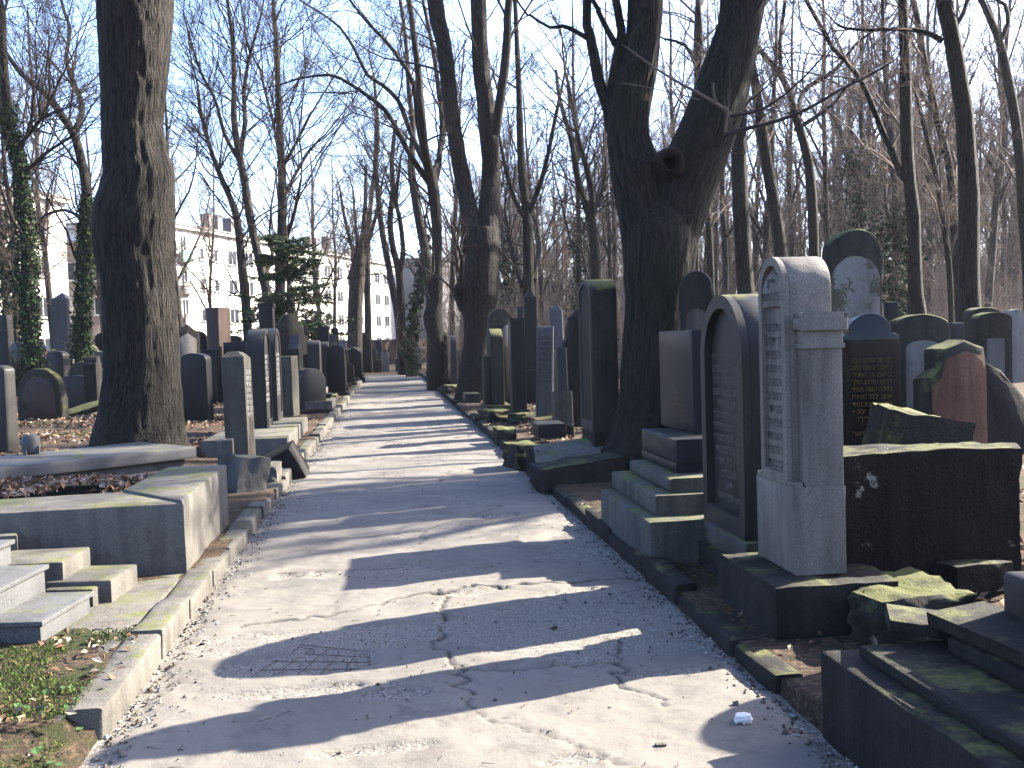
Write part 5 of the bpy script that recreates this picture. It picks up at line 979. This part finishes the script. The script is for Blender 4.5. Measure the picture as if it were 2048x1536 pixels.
litter('fallen_leaves', 16000, (8.9, 34, -11, -2.6), .045, 1); litter('fallen_leaves', 15000, (4.5, 30, 2.2, 12), .045, 2); litter('fallen_leaves', 6500, (7.4, 9.0, -4.2, -1.98), .036, 3, fixedz=.53, tilt=.8)
litter('fallen_leaves', 700, (3.7, 6.5, 2.2, 4.2), .04, 4, .03); litter('fallen_leaves', 2600, (3.2, 5.6, -4., -1.3), .022, 6, .006); litter('fallen_leaves', 260, (4., 30, TR - .15, TR + .5), .028, 7, .03); litter('fallen_leaves', 1500, (10.5, 40, -2.6, TL - .2), .035, 8)
def crumbs():
    rg = np.random.default_rng(9); n = 4200; e = rg.random(n) < .5; s = 3.2 + 26 * rg.random(n) ** 1.6; t_ = np.where(e, TL + np.abs(rg.normal(0, .09, n)), TR - np.abs(rg.normal(0, .07, n))); q = rg.random(n) < .28; t_ = np.where(q, rg.uniform(TL, TR, n), t_); h, sp, ck = path_fields(s, t_); m = ~q | (sp > .3); s, t_, h = s[m], t_[m], h[m]
    p = np.stack([t_ * cA - s * sA, t_ * sA + s * cA, h + .004], 1); n = len(p); r_ = rg.uniform(.004, .012, n) * np.where(rg.random(n) < .08, 1.8, 1); o = np.array([(1, 0, 0), (0, 1, 0), (-1, 0, 0), (0, -1, 0), (0, 0, .8), (0, 0, -.5)]); v = p[:, None] + (o[None] + rg.normal(0, .18, (n, 6, 3))) * r_[:, None, None]
    b = np.arange(n)[:, None, None] * 6; f = np.array([[0, 1, 4], [1, 2, 4], [2, 3, 4], [3, 0, 4], [1, 0, 5], [2, 1, 5], [3, 2, 5], [0, 3, 5]])[None]; me = MB().add(v, [(b + f).reshape(-1, 3)]).mesh('crumbs'); tag(ob('gravel', colour_leaves(me, rg, [(.11, .10, .085), (.06, .05, .04), (.16, .15, .135), (.035, .028, .022)], n, 6), M['leaves']), kind='stuff')
crumbs()
def grass():
    rg = np.random.default_rng(11); n = 30000; s = rg.uniform(3., 5.5, n); t_ = rg.uniform(-4.2, -1.36, n); m = (fbm(np.stack([s * 2.2, t_ * 2.2, s * 0], 1), 4, 4) > -.02); s, t_ = s[m], t_[m]; n = len(s); z = ground_h(s, t_); p = np.stack([t_ * cA - s * sA, t_ * sA + s * cA, z], 1); a = rg.random(n) * 6.28; h = rg.uniform(.012, .036, n); d = np.stack([np.cos(a), np.sin(a), a * 0], 1); w = np.stack([-np.sin(a), np.cos(a), a * 0], 1) * .0016; ln = rg.uniform(.2, 1., n)
    tip = p + d * (h * ln)[:, None] + np.array([0, 0, 1.]) * h[:, None]; mid = p + d * (h * ln * .3)[:, None] + np.array([0, 0, .6]) * h[:, None]; v = np.stack([p - w, p + w, mid + w * .8, tip, mid - w * .8], 1); me = MB().add(v, [np.arange(n * 5).reshape(n, 5)]).mesh('grass'); tag(ob('grass', colour_leaves(me, rg, [(.035, .062, .010), (.055, .085, .015), (.028, .046, .010), (.085, .088, .032)], n, 5), M['leaves']), kind='stuff')
    n = 420; s = rg.uniform(3., 4.6, n); t_ = rg.uniform(-3.2, -1.30, n); z = ground_h(s, t_) + .02; p = np.stack([t_ * cA - s * sA, t_ * sA + s * cA, z], 1); me = leafquads(rg, p, rg.normal(0, .35, (n, 3)) + [0, 0, 1], .017, .2, .9).mesh('weeds'); tag(ob('weeds', colour_leaves(me, rg, [(.02, .045, .014), (.03, .06, .02)], n), M['leaves']), kind='stuff')
grass()
def rods(label, corners, na, nb, z):
    q = [G(*c_) for c_ in corners]; mb = MB()
    for k in range(na):
        f = k / (na - 1); a, b = q[0].lerp(q[1], f), q[3].lerp(q[2], f); C = np.array([a.lerp(b, x) + Vector((random.gauss(0, .006), random.gauss(0, .006), z)) for x in np.linspace(0, 1, 6)]); limb_mb(mb, C, np.full(6, .0018), 5, k, 0.)
    for k in range(nb):
        f = k / (nb - 1); a, b = q[0].lerp(q[3], f), q[1].lerp(q[2], f); C = np.array([a.lerp(b, x) + Vector((random.gauss(0, .006), random.gauss(0, .006), z + .005)) for x in np.linspace(0, 1, 6)]); limb_mb(mb, C, np.full(6, .0018), 5, k + 9, 0.)
    tag(ob('rebar_mesh', mb.mesh('rods', 3.2), M['rust']), label, 'rebar')
rods('rusty steel mesh bared in the shaded hole in the path', [(490, 1358), (735, 1345), (740, 1302), (600, 1288)], 6, 5, -.010); rods('row of rusty mesh wires bared in the sunlit path farther up', [(545, 1150), (790, 1140), (800, 1128), (600, 1136)], 8, 2, .004)
def debris():
    rg = np.random.default_rng(15); n = 2600; s_ = 3.2 + 22 * rg.random(n) ** 1.5; t_ = rg.uniform(TL, TR, n); keep = fbm(np.stack([s_ * 1.3, t_ * 1.3, s_ * 0], 1), 8, 4) + .12 > rg.random(n) * .5; s_, t_ = s_[keep], t_[keep]; n = len(s_); h = path_fields(s_, t_)[0]
    me = leafquads(rg, np.stack([t_ * cA - s_ * sA, t_ * sA + s_ * cA, h + .005], 1), rg.normal(0, .35, (n, 3)) + [0, 0, 1], .011, .3, .45).mesh('debris'); tag(ob('leaf_litter', colour_leaves(me, rg, [(.05, .035, .025), (.03, .022, .018), (.09, .065, .045), (.025, .02, .018)], n), M['leaves']), kind='stuff')
    n = 150; s_ = 3.2 + 14 * rg.random(n) ** 1.4; t_ = rg.uniform(TL, TR, n); h = path_fields(s_, t_)[0]; p = np.stack([t_ * cA - s_ * sA, t_ * sA + s_ * cA, h + .006], 1); a = rg.random(n) * 6.28; mb = MB(); g = grow(rg, p, np.stack([np.cos(a), np.sin(a), a * 0], 1), rg.uniform(.02, .09, n), np.full(n, .0018), 3, .12, 0); tubes(mb, g[0], g[2], 4); tag(ob('fallen_twigs', mb.mesh('twigs', 3.2), M['twig_dark']), kind='stuff')
debris()
def pebble():
    c = G(1487, 1447); tag(ob('pebble', rock_mesh(.075, .06, .045, 3, .25, 10, .5), plain('pale pebble', (.42, .40, .37), .8), None, (c.x, c.y, .0)), 'single pale pebble on the path near the lower right', 'stone')
    c = G(1322, 1496); tag(ob('pebble', rock_mesh(.05, .03, .02, 5, .25, 10, .5), M['concrete'], None, (c.x, c.y, .0)), 'small grey stone chip on the path at the bottom', 'stone')
pebble()

# ------------------------------------------------------------------ trees right of the view whose shadows stripe the path
for i, (s_, t_, kd, sc, lab) in enumerate([(12.2, 11., 1, .9, 'tall bare tree right of the view behind the broken reddish stone'), (13.8, 11.5, 3, .8, 'thin bare tree right of the view near the dark leaning slab'), (14.0, 12.0, 2, .9, 'stout bare tree right of the view among the far gravestones'), (16.5, 15., 0, .9, 'bare tree right of the view near the small niche stone')]):
    p = XY(s_, t_); r = thing('tree', lab, 'tree', (p.x, p.y, .1), i * 1.7, 'bare trees right of the path'); r.scale = (sc,) * 3; ob('trunk', PR[kd][0], M['bark_far'], r); ob('crown', PR[kd][1], M['twig'], r)
# ------------------------------------------------------------------ the air
hz = MB().add([(x, y, z) for z in (-1.3, 30) for x, y in ((-140, -60), (200, -60), (200, 260), (-140, 260))], [np.array([[3, 2, 1, 0], [4, 5, 6, 7], [0, 1, 5, 4], [1, 2, 6, 5], [2, 3, 7, 6], [3, 0, 4, 7]])]).mesh('haze')
hm = bpy.data.materials.new('thin haze'); hm.use_nodes = True; ht = hm.node_tree; ht.nodes.remove(ht.nodes['Principled BSDF']); pv = ht.nodes.new('ShaderNodeVolumePrincipled'); pv.inputs['Density'].default_value = .00016; pv.inputs['Color'].default_value = (.86, .89, 1, 1); pv.inputs['Anisotropy'].default_value = .3
ht.links.new(pv.outputs[0], ht.nodes['Material Output'].inputs['Volume']); tag(ob('haze', hz, hm), kind='stuff')
